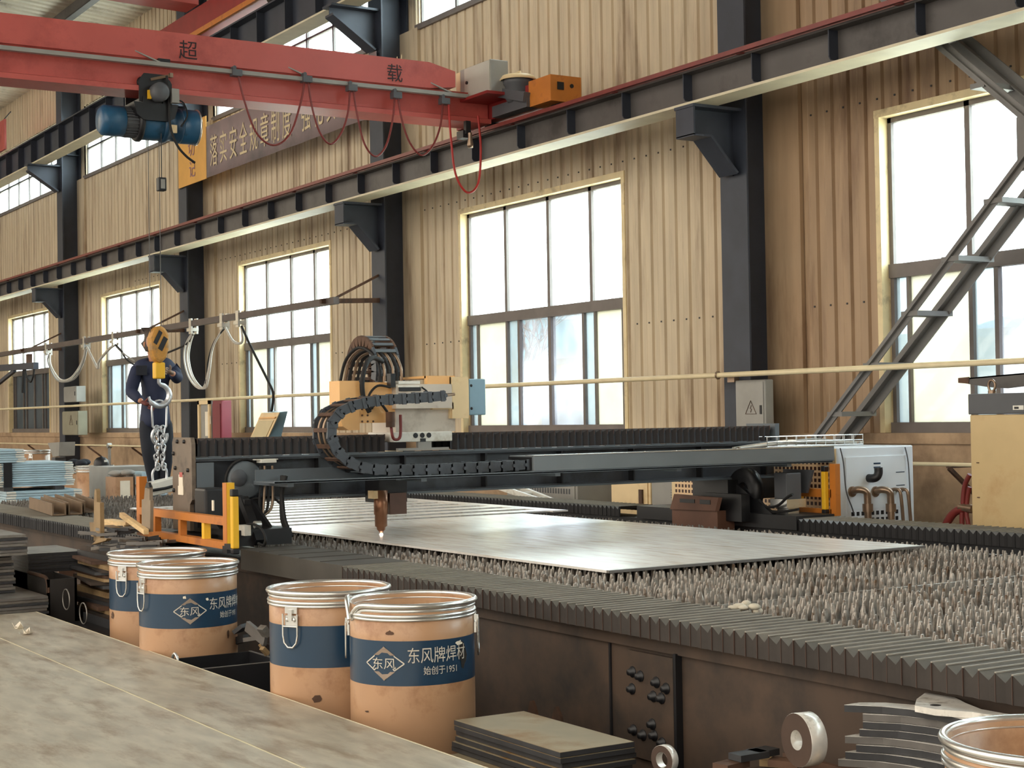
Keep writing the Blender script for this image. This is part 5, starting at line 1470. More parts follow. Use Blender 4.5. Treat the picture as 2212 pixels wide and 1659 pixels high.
def curtain(label, x, y, z0, z1):
    t = thing('light_curtain', label, 'safety sensor', (x, y, z0), group=None)
    g = MB(); g.box(x - 0.02, x + 0.02, y - 0.019, y + 0.019, z0 + 0.03, z1 - 0.04); g.build('sensor_bar', m_yellow, t, bevel=0.006)
    g = MB(); g.box(x - 0.021, x + 0.021, y - 0.02, y + 0.02, z1 - 0.04, z1); g.build('end_cap', m_black, t, bevel=0.006)
    g = MB(); g.box(x - 0.021, x + 0.021, y - 0.02, y + 0.02, z0, z0 + 0.03); g.build('end_cap', m_black, t, bevel=0.006)
    if y < 5:
        g = MB(); g.box(x - 0.13, x - 0.015, y - 0.01, y + 0.015, z0 + 0.02, z0 + 0.05); g.build('bracket', m_black, t)
    return t


curtain('slim yellow light curtain bar with black ends beside the near safety frame', -8.29, 3.33, 0.87, 1.225)
q = at(1783, 1105, 'y', 8.05)
curtain('slim yellow light curtain bar with black ends at the far end of the gantry', q.x, 8.05, 0.855, 1.20)
t = thing('safety_frame', 'brown-shaded orange safety frame at the far end of the gantry before the chiller', 'frame', (q.x, 8.1, 0.86))
g = MB(); g.box(q.x + 0.02, q.x + 0.08, 8.08, 8.125, 0.84, 1.215); g.build('post', m_orange, t)
q1, q2 = at(1704, 1053, 'y', 8.1), at(1704, 1100, 'y', 8.1)
g = MB(); g.box(q1.x, q.x + 0.03, 8.08, 8.125, q1.z - 0.06, q1.z); g.build('top_rail', m_orange, t)
g = MB(); g.box(q1.x + 0.1, q.x + 0.03, 8.08, 8.125, q2.z - 0.02, q2.z + 0.02); g.build('bottom_rail', m_orange, t)
g = MB(); g.box(q1.x + 0.09, q1.x + 0.13, 8.08, 8.13, q2.z, q1.z - 0.06); g.build('baluster', m_yellow, t)
# ------------------------------------------------------------------ fibre drums
TXT_BIG = text_geo('东风牌焊材', 0.062)
TXT_SMALL = text_geo('始创于1951', 0.034)
TXT_MARK = text_geo('东风', 0.050)


def drum(label, x, y, d, ztop, emblem=None, text=None, latches=(), tears=(), dent=None, grp='fibre drums by the cutting table', z0=0.0, band=True):
    t = thing('fibre_drum', label, 'drum', (x, y, z0), group=grp)
    R = d / 2 - 0.008
    zt = ztop - 0.012
    g = MB()
    prof = [(0, z0 + 0.012), (R - 0.01, z0 + 0.012), (R, z0)]
    zb1, zb0 = ztop - 0.135, ztop - 0.300
    hs = [z0, z0 + 0.15, z0 + 0.3, zb0, zb1, zt]
    rings = [(R, z0, 0), (R, zb0, 0), (R, zb1, 1), (R, zt, 0)] if band else [(R, z0, 0), (R, zt, 0)]
    prof = [(r, h) for r, h, _ in rings] + [(R - 0.008, zt), (R - 0.008, z0 + 0.02), (0.0, z0 + 0.02)]
    mis = [m for _, _, m in rings[1:]] + [0, 0, 0]
    g.lathe(prof, (x, y, 0), 'z', 64, mis=mis)
    g.build('shell', [m_kraft, m_bband], t)

    def zoff(a):
        if dent is None: return 0
        da = abs((a - dent + PI) % (2 * PI) - PI)
        return -0.045 * math.exp(-(da / 0.22) ** 2)
    n = 64
    g = MB()
    for r_, z_, rr in ((R + 0.004, zt + 0.004, 0.010), (R - 0.002, zt - 0.014, 0.007)):
        g.tube([(x + r_ * math.cos(2 * PI * k / n), y + r_ * math.sin(2 * PI * k / n), z_ + zoff(2 * PI * k / n)) for k in range(n)], rr, 8, closed=True)
    g.build('rim_ring', m_zinc, t)
    g = MB()
    for z_, rr in ((zt - 0.034, 0.007), (zt - 0.047, 0.006)):
        g.tube([(x + (R + 0.002) * math.cos(2 * PI * k / n), y + (R + 0.002) * math.sin(2 * PI * k / n), z_) for k in range(n)], rr, 8, closed=True)
    g.build('lower_ring', m_zinc, t)
    base = math.atan2(-y, -x)            # faces the camera

    def wrap(u, z, a0, o=0.0025):
        a = base + a0 + u / R
        return (x + (R + o) * math.cos(a), y + (R + o) * math.sin(a), z)
    zc = (zb0 + zb1) / 2
    if emblem is not None:
        g = MB()
        W, H = 0.078, 0.062
        # diamond outline with broken upper and lower points
        for sx in (-1, 1):
            P = [(sx * W * 0.50, 0.028), (sx * W, 0.0), (sx * W * 0.52, -0.026), (sx * W * 0.45, -0.018)]
            for a, b in zip(P[:-1], P[1:]):
                dx, dz = b[0] - a[0], b[1] - a[1]; L = math.hypot(dx, dz); nx_, nz_ = -dz / L * 0.0022, dx / L * 0.0022
                g.raw([wrap(a[0] - nx_, zc + a[1] - nz_, emblem), wrap(b[0] - nx_, zc + b[1] - nz_, emblem), wrap(b[0] + nx_, zc + b[1] + nz_, emblem), wrap(a[0] + nx_, zc + a[1] + nz_, emblem)], [(0, 1, 2, 3)])
        vs, fs = TXT_MARK
        g.raw([wrap(u - 0.052, zc - 0.017 + v * 0.9, emblem) for u, v in vs], fs)
        g.build('emblem_lines', m_print, t)
        g = MB()
        for sz in (1, -1):
            P = [(-0.043, 0.030), (0.043, 0.030), (0.0, H)]
            g.raw([wrap(u, zc + sz * v, emblem) for u, v in P], [(0, 1, 2)])
            P = [(-0.010, H - 0.009), (0.010, H - 0.009), (0.0, H + 0.001)]
            g.raw([wrap(u, zc + sz * v, emblem, 0.0035) for u, v in P], [(0, 1, 2)])
        g.build('emblem_fill', m_print2, t)
    if text is not None:
        g = MB()
        vs, fs = TXT_BIG
        g.raw([wrap(u * 0.80, zc + 0.006 + v, text) for u, v in vs], fs)
        vs, fs = TXT_SMALL
        g.raw([wrap(u * 0.85 + 0.06, zc - 0.040 + v, text) for u, v in vs], fs)
        g.build('printed_lettering', m_print, t)
    for a0 in latches:
        a = base + a0
        er, et = Vector((math.cos(a), math.sin(a), 0)), Vector((-math.sin(a), math.cos(a), 0))
        c = Vector((x, y, 0)) + er * (R + 0.004)
        g = MB(); g.obox(c + Vector((0, 0, zt - 0.062)), et * 0.030, er * 0.004, Vector((0, 0, 0.012))); g.obox(c + Vector((0, 0, zt - 0.102)), et * 0.030, er * 0.004, Vector((0, 0, 0.020)))
        g.obox(c + er * 0.006 + Vector((0, 0, zt - 0.08)), et * 0.010, er * 0.006, Vector((0, 0, 0.022)))
        for u in (-0.018, 0.018):
            g.ell(c + et * u + er * 0.005 + Vector((0, 0, zt - 0.098)), (0.007, 0.007, 0.010), 6)
        la = g.build('latch', m_zinc, t)
        g = MB()
        P = [(-0.036, -0.075), (-0.036, -0.16), (-0.030, -0.19), (-0.012, -0.208), (0.012, -0.208), (0.030, -0.19), (0.036, -0.16), (0.036, -0.075)]
        g.tube([c + et * u + er * 0.010 + Vector((0, 0, zt + v)) for u, v in P], 0.004, 6)
        g.tube([c + et * u + er * 0.010 + Vector((0, 0, zt - 0.125)) for u in (-0.036, 0.036)], 0.0035, 6)
        g.build('handle', m_zinc, la)
    rnd_ = random.Random(int(x * 100))
    for (a0, z_, w_, h_, mm) in tears:
        g = MB()
        P = []
        for k in range(12):
            q_ = 2 * PI * k / 12
            f = rnd_.uniform(0.6, 1.15)
            P.append(wrap(w_ * math.cos(q_) * f, z_ + h_ * math.sin(q_) * f, a0, 0.002))
        g.raw(P, [tuple(range(12))])
        g.build('tear', mm, t)
    if dent is not None:                  # the clamping ring sprung loose at its lever
        g = MB()
        e = lambda a0, r_, z_: (x + r_ * math.cos(base + a0), y + r_ * math.sin(base + a0), z_)
        d0 = dent - base
        g.tube(spline([e(d0 - 0.55, R + 0.004, zt + 0.012), e(d0 - 0.3, R + 0.006, zt + 0.02), e(d0 - 0.1, R + 0.012, zt + 0.01), e(d0 + 0.05, R + 0.016, zt - 0.03), e(d0 + 0.1, R + 0.018, zt - 0.055)], 6), 0.009, 8)
        g.build('sprung_ring_end', m_zinc, t)
    return t


def spot(px, py, w_, d):
    dep = FPX * d / w_
    return CAM + RX * ((px - 1106) / FPX * dep) + DN * ((py - 829.5) / FPX * dep) + FW * dep


R_ = math.radians
pA, pB, pC, pD = spot(889, 1290, 278, 0.492), spot(710, 1265, 264, 0.502), spot(405.5, 1213, 215, 0.49), spot(339, 1190, 208, 0.525)
base = lambda p: math.atan2(-p.y, -p.x)
drum('fibre drum with torn blue band and 1951 lettering, nearest of the four left drums', pA.x, pA.y, 0.492, pA.z, R_(-26), R_(-5), (R_(-88), R_(86)),
     ((R_(52), pA.z - 0.205, 0.026, 0.058, m_torn), (R_(46), pA.z - 0.155, 0.022, 0.010, m_paper), (R_(38), pA.z - 0.585, 0.014, 0.014, m_torn), (R_(38.5), pA.z - 0.596, 0.011, 0.006, m_paper), (R_(62), pA.z - 0.53, 0.015, 0.016, m_torn), (R_(70), pA.z - 0.545, 0.012, 0.009, m_torn), (R_(-46), pA.z - 0.40, 0.012, 0.004, m_rust), (R_(-20), pA.z - 0.105, 0.016, 0.010, m_rust), (R_(76), pA.z - 0.62, 0.03, 0.03, m_paper)), dent=base(pA) + R_(-72))
drum('orange-shaded fibre drum with plain blue band and wire handle, directly behind the torn-band drum', pB.x, pB.y, 0.502, pB.z, R_(66), None, (R_(-37),),
     ((R_(-12), pB.z - 0.42, 0.022, 0.016, m_rust), (R_(20), pB.z - 0.315, 0.045, 0.007, m_kraft)))
drum('fibre drum with bright blue band and diamond emblem facing the camera', pC.x, pC.y, 0.49, pC.z, R_(2), R_(24), (R_(-63),),
     ((R_(52), pC.z - 0.345, 0.010, 0.022, m_rust), (R_(-4), pC.z - 0.15, 0.008, 0.008, m_paper), (R_(22), pC.z - 0.165, 0.008, 0.008, m_paper)))
drum('dark-banded fibre drum with rusty wire handle, leftmost behind the bright-banded drum', pD.x, pD.y, 0.525, pD.z, None, None, (R_(-44),),
     ((R_(-68), pD.z - 0.33, 0.02, 0.02, m_rust),))
drum('open fibre drum cut off by the bottom right corner of the photo', -2.36, 2.85, 0.51, 0.885, None, None, (R_(40),), ())

# ------------------------------------------------------------------ big plates in the foreground
m_fore = mat('dusty_foreground_plate', (186, 178, 160), 0.40, 0.2, 0.18, 9, dirt=(148, 130, 108), dscale=5.5, dcov=0.42, stretch=(0.5, 1.6, 1), bump=0.25)
for nm, lab, y0, y1, xl, ztop in (('steel_plate', 'broad dusty steel plate in the foreground, the half along the drums', 2.115, 2.575, -9.50, 0.50), ('steel_plate', 'broad dusty steel plate in the foreground, the half nearer the camera beyond the pale seam', 0.2, 2.108, -9.47, 0.499)):
    t = thing(nm, lab, 'plate', (-6, (y0 + y1) / 2, ztop - 0.02), group='foreground plates')
    g = MB(); g.box(xl, -2.2, y0, y1, ztop - 0.02, ztop); g.build('plate_sheet', m_fore, t)
    g = MB(); g.box(xl, -2.2, y1 - 0.003, y1 + 0.002, ztop - 0.02, ztop + 0.001); g.build('cut_edge', m_flange, t)
for i, x in enumerate((-9.0, -6.4, -3.8)):
    t = tag(MB().box(x - 0.06, x + 0.06, 0.3, 2.5, 0.0, 0.479).build('timber_bearer', m_wood), ('squared timber bearer under the far end of the foreground plates', 'squared timber bearer under the middle of the foreground plates', 'squared timber bearer under the near end of the foreground plates')[i], 'timber')
# flakes and a scrap of foil on the plate
m_foil = mat('pale_flake', (214, 204, 184), 0.4, 0.3, 0.1, 12)
rnd = random.Random(8)
for i, (px, py, s_) in enumerate(((40, 1355, 0.05), (58, 1368, 0.035))):
    p = at(px, py, 'z', 0.505)
    g = MB(); P = [(p.x + s_ * math.cos(a) * rnd.uniform(0.6, 1.5), p.y + s_ * 0.6 * math.sin(a) * rnd.uniform(0.5, 1.3), 0.502 + (0.03 if k % 3 == 0 else 0.003)) for k, a in enumerate([2 * PI * j / 9 for j in range(9)])]
    g.raw(P, [tuple(range(9))]); o = g.build('metal_flake', m_foil)
    o.modifiers.new('thickness', 'SOLIDIFY').thickness = 0.004
    tag(o, ('crumpled pale metal flake on the far corner of the foreground plate', 'smaller pale flake just in front of the crumpled one')[i], 'flake')


def plate_pile(name_, group, specs, m_top, m_edge, catg='plate'):
    """specs: list of (x0,x1,y0,y1,z0,z1,label)"""
    for (x0, x1, y0, y1, z0, z1, lab) in specs:
        t = thing(name_, lab, catg, ((x0 + x1) / 2, (y0 + y1) / 2, z0), group=group)
        g = MB(); g.box(x0, x1, y0, y1, z0, z1 - 0.001); g.build('plate_body', m_edge if not isinstance(m_edge, tuple) else m_edge[len(bpy.data.meshes) % len(m_edge)], t)
        g = MB(); g.box(x0 + 0.002, x1 - 0.002, y0 + 0.002, y1 - 0.002, z1 - 0.001, z1); g.build('plate_face', m_top, t)


# stack of rectangular plates right of the nearest drum
rnd = random.Random(21)
N = 14
sp = []
zt = 0.5; th = 0.017
for i in range(N):
    j = 0 if i == 0 else 1
    dx, dy = rnd.uniform(-0.012, 0.012) * j, rnd.uniform(-0.02, 0.02) * j
    if i > 5: dx += 0.03; dy -= 0.02
    lab = 'grey-tan rectangular steel plate topmost of the pile beside the nearest drum' if i == 0 else 'dark-edged rectangular steel plate inside the pile beside the nearest drum'
    sp.append((-5.11 + dx, -4.41 + dx, 2.89 + dy, 3.19 + dy, zt - (i + 1) * (th + 0.002), zt - (i + 1) * (th + 0.002) + th, lab))
m_toptan = mat('tan_grey_plate_face', (168, 154, 126), 0.42, 0.3, 0.14, 4, dirt=(150, 112, 60), dscale=3, dcov=0.4)
plate_pile('steel_plate', 'rectangular plates piled by the nearest drum', sp, m_toptan, m_darksteel)
zb = zt - N * (th + 0.002)
for i, y in enumerate((2.94, 3.12)):
    tag(MB().box(-5.05, -4.45, y - 0.04, y + 0.04, 0, zb).build('timber_bearer', m_wood), ('timber bearer under the front of the plate pile by the nearest drum', 'timber bearer under the back of the plate pile by the nearest drum')[i], 'timber')
for k, (px, py) in enumerate(((1152, 1515), (1205, 1528))):
    p = at(px, py, 'y', 3.45)
    g = MB(); g.prism([(p.x - 0.055, 0.0), (p.x + 0.055, 0.0), (p.x + 0.05, p.z - 0.12), (p.x + 0.03, p.z - 0.03), (p.x + 0.005, p.z + 0.005), (p.x - 0.012, p.z), (p.x - 0.035, p.z - 0.06), (p.x - 0.05, p.z - 0.14)], 'y', 3.44, 3.452)
    tag(g.build('steel_offcut', m_rust), ('dark pointed steel offcut leaning upright behind the plate pile, left one', 'dark pointed steel offcut leaning upright behind the plate pile, right one')[k], 'steel', 'pointed offcuts behind the plate pile')

# curved plates at the lower right
def curved(mb, x, y, z, t_, s=1.0, rot=0.0):
    outer = [(0, 0), (0.023, 0.094), (0.12, 0.17), (0.25, 0.20), (0.40, 0.205), (0.62, 0.17), (0.62, 0.02), (0.45, 0.075), (0.30, 0.090), (0.16, 0.075), (0.07, 0.03)]
    c, sn = math.cos(rot), math.sin(rot)
    P = [(x + s * (u * c - v * sn), y + s * (u * sn + v * c)) for u, v in outer]
    mb.prism(P, 'z', z, z + t_)


rnd = random.Random(31)
z = 0.732; labs = 0
m_cut = mat('pale_cut_face', (238, 234, 226), 0.28, 0.3, 0.14, 20, dirt=(150, 140, 124), dscale=18, dcov=0.25)
for i in range(15):
    off = (0, 0.05, 0.05, 0.04, 0.0, 0.03, 0.0, -0.02, 0.05, 0.05, 0.02, 0.0, 0.03, 0.02, 0.0)[i]
    t = thing('curved_plate', 'pale-faced curved steel plate topmost of the lower right pile' if i == 0 else 'dark-edged curved steel plate within the lower right pile', 'plate', (-3.54, 3.33, z - 0.02), group='curved plates in the lower right pile')
    rot = rnd.uniform(-0.05, 0.05) if i else 0.0
    g = MB(); curved(g, -3.54 + off * 0.9, 3.325 + off * 0.6, z - 0.021, 0.020, 0.62, 0.25 + rot); g.build('plate_body', (m_darksteel, m_gplate, m_darksteel)[i % 3], t)
    g = MB(); curved(g, -3.54 + off * 0.9, 3.325 + off * 0.6, z - 0.001, 0.001, 0.62, 0.25 + rot); g.build('plate_face', m_cut, t)
    z -= 0.023
tag(MB().box(-3.52, -3.22, 3.33, 3.45, 0, z + 0.002).build('timber_bearer', m_wood), 'timber block under the curved plates at the lower right', 'timber')
# the flared plate with a round hole lying across the top
t = thing('flared_plate', 'pale flared plate with a round hole lying across the curved pile', 'plate', (-3.5, 3.5, 0.72))
ol = [at(a, b, 'z', 0.751) for a, b in ((1976, 1524), (1980, 1510), (1999, 1496), (2062, 1506), (2085, 1518), (2120, 1532), (2170, 1541), (2260, 1552), (2330, 1560), (2330, 1585), (2212, 1556), (2100, 1538), (2020, 1532))]
g = MB(); g.prism([(p.x, p.y) for p in ol], 'z', 0.733, 0.751); g.build('plate_body', m_cut, t)
hc = at(2021, 1523, 'z', 0.7515)
g = MB(); g.lathe([(0, 0.7512), (0.016, 0.7514)], (hc.x, hc.y, 0), 'z', 24); g.build('hole', m_torn, t)

# ring standing on edge and a second half-hidden one
def ring(label, px, py, y, ro, ri, wdt, rot):
    p = at(px, py, 'y', y)
    t = thing('steel_ring', label, 'ring', (p.x, y, p.z - ro), rotz=rot, group=None)
    g = MB(); g.lathe([(ri, -wdt / 2), (ro, -wdt / 2), (ro, wdt / 2), (ri, wdt / 2), (ri, -wdt / 2)], (0, 0, ro), 'y', 40, smooth=False)
    g.build('ring_body', [mat('dark_brown_ring', (78, 60, 50), 0.6, 0.2, 0.2, 8)], t, local=True)
    g = MB(); g.lathe([(ro, -wdt / 2), (ro + 0.0008, -wdt / 2 + 0.001), (ro + 0.0008, wdt / 2 - 0.001), (ro, wdt / 2)], (0, 0, ro), 'y', 40); g.lathe([(ri - 0.0006, -wdt / 2), (ri - 0.0006, wdt / 2)], (0, 0, ro), 'y', 40)
    g.build('machined_face', m_cut, t, local=True)
    return p.z - 2 * ro


zr = ring('pale-rimmed thick steel ring standing upright in the scrap tray', 1737, 1597, 3.22, 0.078, 0.030, 0.055, -0.12)
zr2 = ring('smaller steel ring mostly below the bottom edge, left of the upright ring', 1436, 1640, 3.1, 0.045, 0.025, 0.03, 0.2)
tag(MB().box(-4.30, -4.14, 3.02, 3.18, 0, zr2).build('steel_block', m_darksteel), 'dark steel block under the half-hidden small ring at the bottom edge', 'block')
sb = thing('scrap_tray', 'rusty shallow scrap tray at the bottom edge below the upright ring', 'tray', (-3.9, 3.1, 0))
zf = zr + 0.06
g = MB(); g.box(-3.95, -3.62, 2.85, 3.46, 0, zf - 0.06); g.build('tray_base', m_side, sb)
g = MB(); g.box(-3.95, -3.62, 3.44, 3.46, zf - 0.06, zf - 0.03); g.box(-3.635, -3.62, 2.85, 3.46, zf - 0.06, zf - 0.035); g.build('tray_wall', m_rust, sb)
# pieces lying in that tray
rnd = random.Random(77)
for i in range(7):
    x, y = rnd.uniform(-3.88, -3.70), rnd.uniform(2.95, 3.38)
    a = rnd.uniform(0, PI)
    L = rnd.uniform(0.04, 0.06)
    g = MB(); g.obox((x, y, zf - 0.05 + 0.012 + (i % 3) * 0.022), (L * math.cos(a), L * math.sin(a), 0), (-0.03 * math.sin(a), 0.03 * math.cos(a), 0), (0, 0, 0.010))
    tag(g.build('steel_offcut', (m_tan, m_rust, m_darksteel)[i % 3]), 'small flat steel offcut among the scraps in the rusty tray', 'steel', 'offcuts in the rusty tray')

# ------------------------------------------------------------------ open black bin between the drums
bn_ = thing('scrap_bin', 'open black steel scrap bin between the two pairs of drums', 'bin', (-7.2, 2.85, 0))
bx0, bx1, by0, by1, bz = -7.33, -6.93, 2.60, 3.02, 0.48
g = MB(); g.box(bx0, bx1, by0, by1, 0.04, 0.06)
g.box(bx0, bx0 + 0.012, by0, by1, 0.04, bz); g.box(bx1 - 0.012, bx1, by0, by1, 0.04, bz); g.box(bx0, bx1, by0, by0 + 0.012, 0.04, bz); g.box(bx0, bx1, by1 - 0.012, by1, 0.04, bz)
g.box(bx0, bx1, by0, by1, 0, 0.04)
g.build('bin_shell', m_black, bn_)
g = MB(); g.box(bx1 - 0.013, bx1 + 0.001, by0, by1, bz, bz + 0.003); g.box(bx0, bx1, by1 - 0.013, by1 + 0.001, bz, bz + 0.003); g.box(bx0, bx1, by0, by0 + 0.012, bz, bz + 0.003); g.build('worn_rim', m_gplate, bn_)
p = at(384, 1405, 'y', 2.62)
g = MB(); g.tube(spline([(p.x - 0.035, 2.608, 0.47), (p.x - 0.03, 2.606, 0.50), (p.x, 2.606, 0.515), (p.x + 0.03, 2.606, 0.50), (p.x + 0.035, 2.608, 0.47)], 5), 0.007, 6); g.build('handle', m_zinc, bn_)
for i, (a, b, wv, hv, m_, lab) in enumerate((
        ((478, 1394), (532, 1378), 0.03, 0.035, m_darksteel, 'pale-edged steel strip lying across the black bin rim'),
        ((530, 1382), (560, 1377), 0.03, 0.02, m_gplate, 'short bright steel strip at the end of the longer strip on the bin'),
        ((534, 1352), (574, 1385), 0.02, 0.05, m_gplate, 'bright-edged flat bar leaning across the bin towards the middle drum'),
        ((513, 1364), (531, 1350), 0.10, 0.02, m_darksteel, 'black offcut plate leaning behind the bright flat bar'),
        ((565, 1355), (577, 1372), 0.05, 0.03, m_rawsteel, 'small grey bracket piece touching the middle drum'),
        ((560, 1392), (575, 1416), 0.015, 0.012, m_tan, 'thin tan sliver of steel sticking up beside the middle drum'),
        ((566, 1400), (578, 1412), 0.03, 0.02, m_tan, 'short tan steel lump beside the thin sliver at the middle drum'))):
    yy = 2.98
    A, B = at(a[0], a[1], 'y', yy), at(b[0], b[1], 'y', yy + 0.03)
    g = MB(); g.bar(A, B, wv, hv); tag(g.build('steel_offcut', m_), lab, 'steel')
g = MB(); rnd = random.Random(3)
sc_x0, sc_x1 = -6.9, -6.35
hp = thing('scrap_crate', 'low dark crate of steel scrap behind the black bin', 'crate', (-6.65, 3.25, 0))
g.box(-7.40, -6.42, 3.12, 3.46, 0, 0.50); g.build('crate_body', m_black, hp)

# ------------------------------------------------------------------ plate stacks at the left
rnd = random.Random(41)
sp = []
z = 0.935
for i in range(26):
    th = 0.0155
    if i < 7: x1, y1 = -9.80, 2.605
    elif i < 20: x1, y1 = -9.95 + (0.0 if i < 11 else 0.02), 2.565 - 0.004 * (i % 3)
    else: x1, y1 = -9.62, 2.68
    dx, dy = rnd.uniform(-0.008, 0.008), rnd.uniform(-0.008, 0.008)
    if i == 0: dx = 0
    lab = 'grey steel plate topmost of the tall stack at the left edge' if i == 0 else 'grey-edged steel plate within the tall stack at the left edge'
    sp.append((x1 - 0.9 + dx, x1 + dx, y1 - 0.75 + dy, y1 + dy, z - th, z, lab))
    z -= th + 0.0025
plate_pile('steel_plate', 'plates in the tall left stack', sp, m_rawsteel, (m_gplate, m_darksteel, m_rawsteel))
tag(MB().box(-10.6, -9.65, 1.95, 2.65, 0, z + 0.0025).build('timber_bearer', m_wood), 'timber block under the tall plate stack at the left edge', 'timber')

bb = thing('steel_bin', 'dark steel bin with rounded rim behind the tall plate stack', 'bin', (-10.4, 3.0, 0))
bx0, bx1, by0, by1, bz = -11.2, -9.78, 2.72, 2.90, 0.655
g = MB(); g.box(bx0, bx1, by0, by1, 0, 0.03); g.box(bx0, bx0 + 0.015, by0, by1, 0, bz); g.box(bx1 - 0.015, bx1, by0, by1, 0, bz); g.box(bx0, bx1, by0, by0 + 0.015, 0, bz); g.box(bx0, bx1, by1 - 0.015, by1, 0, bz)
g.box(bx0, bx1 - 0.45, by0, by1, 0.55, bz); g.build('bin_shell', mat('dark_brown_steel', (48, 44, 42), 0.55, 0.1, 0.15, 5), bb)
g = MB(); g.tube(spline([(bx1 - 0.45, by0 + 0.008, bz + 0.01), (bx1 - 0.1, by0 + 0.008, bz + 0.01), (bx1 - 0.02, by0 + 0.008, bz - 0.02), (bx1 - 0.01, by0 + 0.008, bz - 0.08)], 5), 0.012, 6); g.build('rim', m_rust, bb)
sp = []
z = bz
for k, (x0, x1, y0, y1, n_, grp) in enumerate(((-10.9, -10.28, 2.74, 3.1, 6, 0), (-11.15, -10.92, 2.74, 3.1, 5, 1))):
    z = bz
    for i in range(n_):
        dx = rnd.uniform(-0.01, 0.01)
        top = i == n_ - 1
        lab = (('pale-topped steel plate on the small right-hand pile on the dark bin' if k == 0 else 'pale-topped steel plate on the small left-hand pile on the dark bin') if top else ('dark-edged plate inside the small right-hand pile on the dark bin' if k == 0 else 'dark-edged plate inside the small left-hand pile on the dark bin'))
        sp.append((x0 + dx, x1 + dx, y0, y1, z, z + 0.019, lab)); z += 0.0205
plate_pile('steel_plate', 'small plates piled on the dark bin', sp, m_rawsteel, m_darksteel)

# ------------------------------------------------------------------ rough scrap stack behind the leftmost drum
rnd = random.Random(51)
z = 0.0
i = 0
sx0, sx1 = -10.75, -9.35
labels = ['rusty irregular steel plate in the rough scrap stack behind the leftmost drum']
while z < 0.80:
    th = rnd.choice((0.018, 0.025, 0.035))
    x0 = -10.20 + rnd.uniform(-0.08, 0.06)
    x1 = -9.45 + rnd.uniform(-0.15, 0.1)
    y0, y1 = 3.00 + rnd.uniform(-0.04, 0.04), 3.42 + rnd.uniform(-0.05, 0.05)
    rot = rnd.uniform(-0.12, 0.12)
    t = thing('scrap_plate', labels[0], 'plate', ((x0 + x1) / 2, (y0 + y1) / 2, z), rotz=rot, group='scrap plates in the rough stack')
    w_, d_ = (x1 - x0) / 2, (y1 - y0) / 2
    P = [(-w_, -d_), (w_ * rnd.uniform(0.4, 1), -d_ * rnd.uniform(0.8, 1.1)), (w_, d_ * rnd.uniform(0.3, 1)), (-w_ * rnd.uniform(0.5, 1), d_)]
    g = MB(); g.prism(P, 'z', 0, th); g.build('plate_body', (m_tan, m_rust, m_darksteel, m_side)[i % 4], t, local=True)
    if i % 5 == 2:
        g = MB()
        for u in (-0.2, 0.1):
            for v in (0.3, 0.7): g.cyl((w_ * u, -d_ - 0.001, th * v), (w_ * u, -d_ * 0.98, th * v), 0.006, 6)
        g.build('cut_hole', m_torn, t, local=True)
    z += th + 0.001
    i += 1
ztop = z
# short grey strips heaped on the scrap stack
rnd = random.Random(61)
for k in range(64):
    lay = k // 24
    px, py = rnd.uniform(236, 332), 0
    u = rnd.uniform(0, 1)
    x = -9.95 + 0.75 * u; y = 3.02 + rnd.uniform(0, 0.28)
    a = 0.9 + rnd.gauss(0, 0.35)
    L = rnd.uniform(0.05, 0.10)
    zz = ztop + 0.012 + lay * 0.024 + (0.05 if u < 0.35 else 0.0) * (lay > 0)
    g = MB(); g.obox((x, y, zz), (L * math.cos(a), L * math.sin(a), rnd.uniform(-0.01, 0.012)), (-0.012 * math.sin(a), 0.012 * math.cos(a), 0), (0, 0, 0.009))
    tag(g.build('steel_strip', (m_gplate, m_darksteel, m_rawsteel)[k % 3]), 'short grey steel strip in the loose heap on top of the rough scrap stack', 'steel', 'strips heaped on the scrap stack')
# wedge, timber slats and uprights around the heap
def flat(label, pts, y0, y1, m, name='steel_offcut', cat='steel'):
    P = [at(a, b, 'y', y0) for a, b in pts]
    g = MB(); g.prism([(p.x, p.z) for p in P], 'y', y0, y1)
    tag(g.build(name, m), label, cat)


flat('tan triangular steel wedge lying at the front of the strip heap', ((197, 1177), (213, 1162), (231, 1164), (228, 1168)), 2.94, 2.97, m_tan)
flat('brown upright flat steel post at the left of the scrap stack', ((202, 1168), (203, 1085), (204, 1060), (206, 1056), (208, 1060), (209, 1084), (216, 1086), (217, 1160), (214, 1168)), 3.05, 3.075, m_tan, 'steel_post')
flat('small tan block beside the brown upright post', ((217, 1135), (233, 1140), (233, 1157), (217, 1155)), 3.12, 3.2, m_tan)
flat('pale tan flat piece behind the brown upright post', ((193, 1128), (203, 1129), (203, 1160), (196, 1158)), 3.2, 3.24, m_tan)
flat('grey-brown upright flat bar with slotted top at the right of the scrap stack', ((306, 1150), (306, 1079), (311, 1078), (313, 1052), (316, 1047), (321, 1047), (323, 1052), (323, 1080), (325, 1081), (324, 1149)), 3.18, 3.2, mat('grey_brown_bar', (140, 124, 104), 0.6, 0.1, 0.15, 6), 'steel_post')
flat('black top piece on the grey-brown upright bar', ((313, 1054), (316, 1043), (321, 1043), (323, 1053)), 3.165, 3.18, m_black)
A, B = at(263, 1112, 'y', 3.25), at(316, 1149, 'y', 3.15)
tag(MB().bar(A, B, 0.03, 0.03).build('wood_batten', m_wood), 'thin pale wooden batten slanting down to the grey-brown upright bar', 'timber')
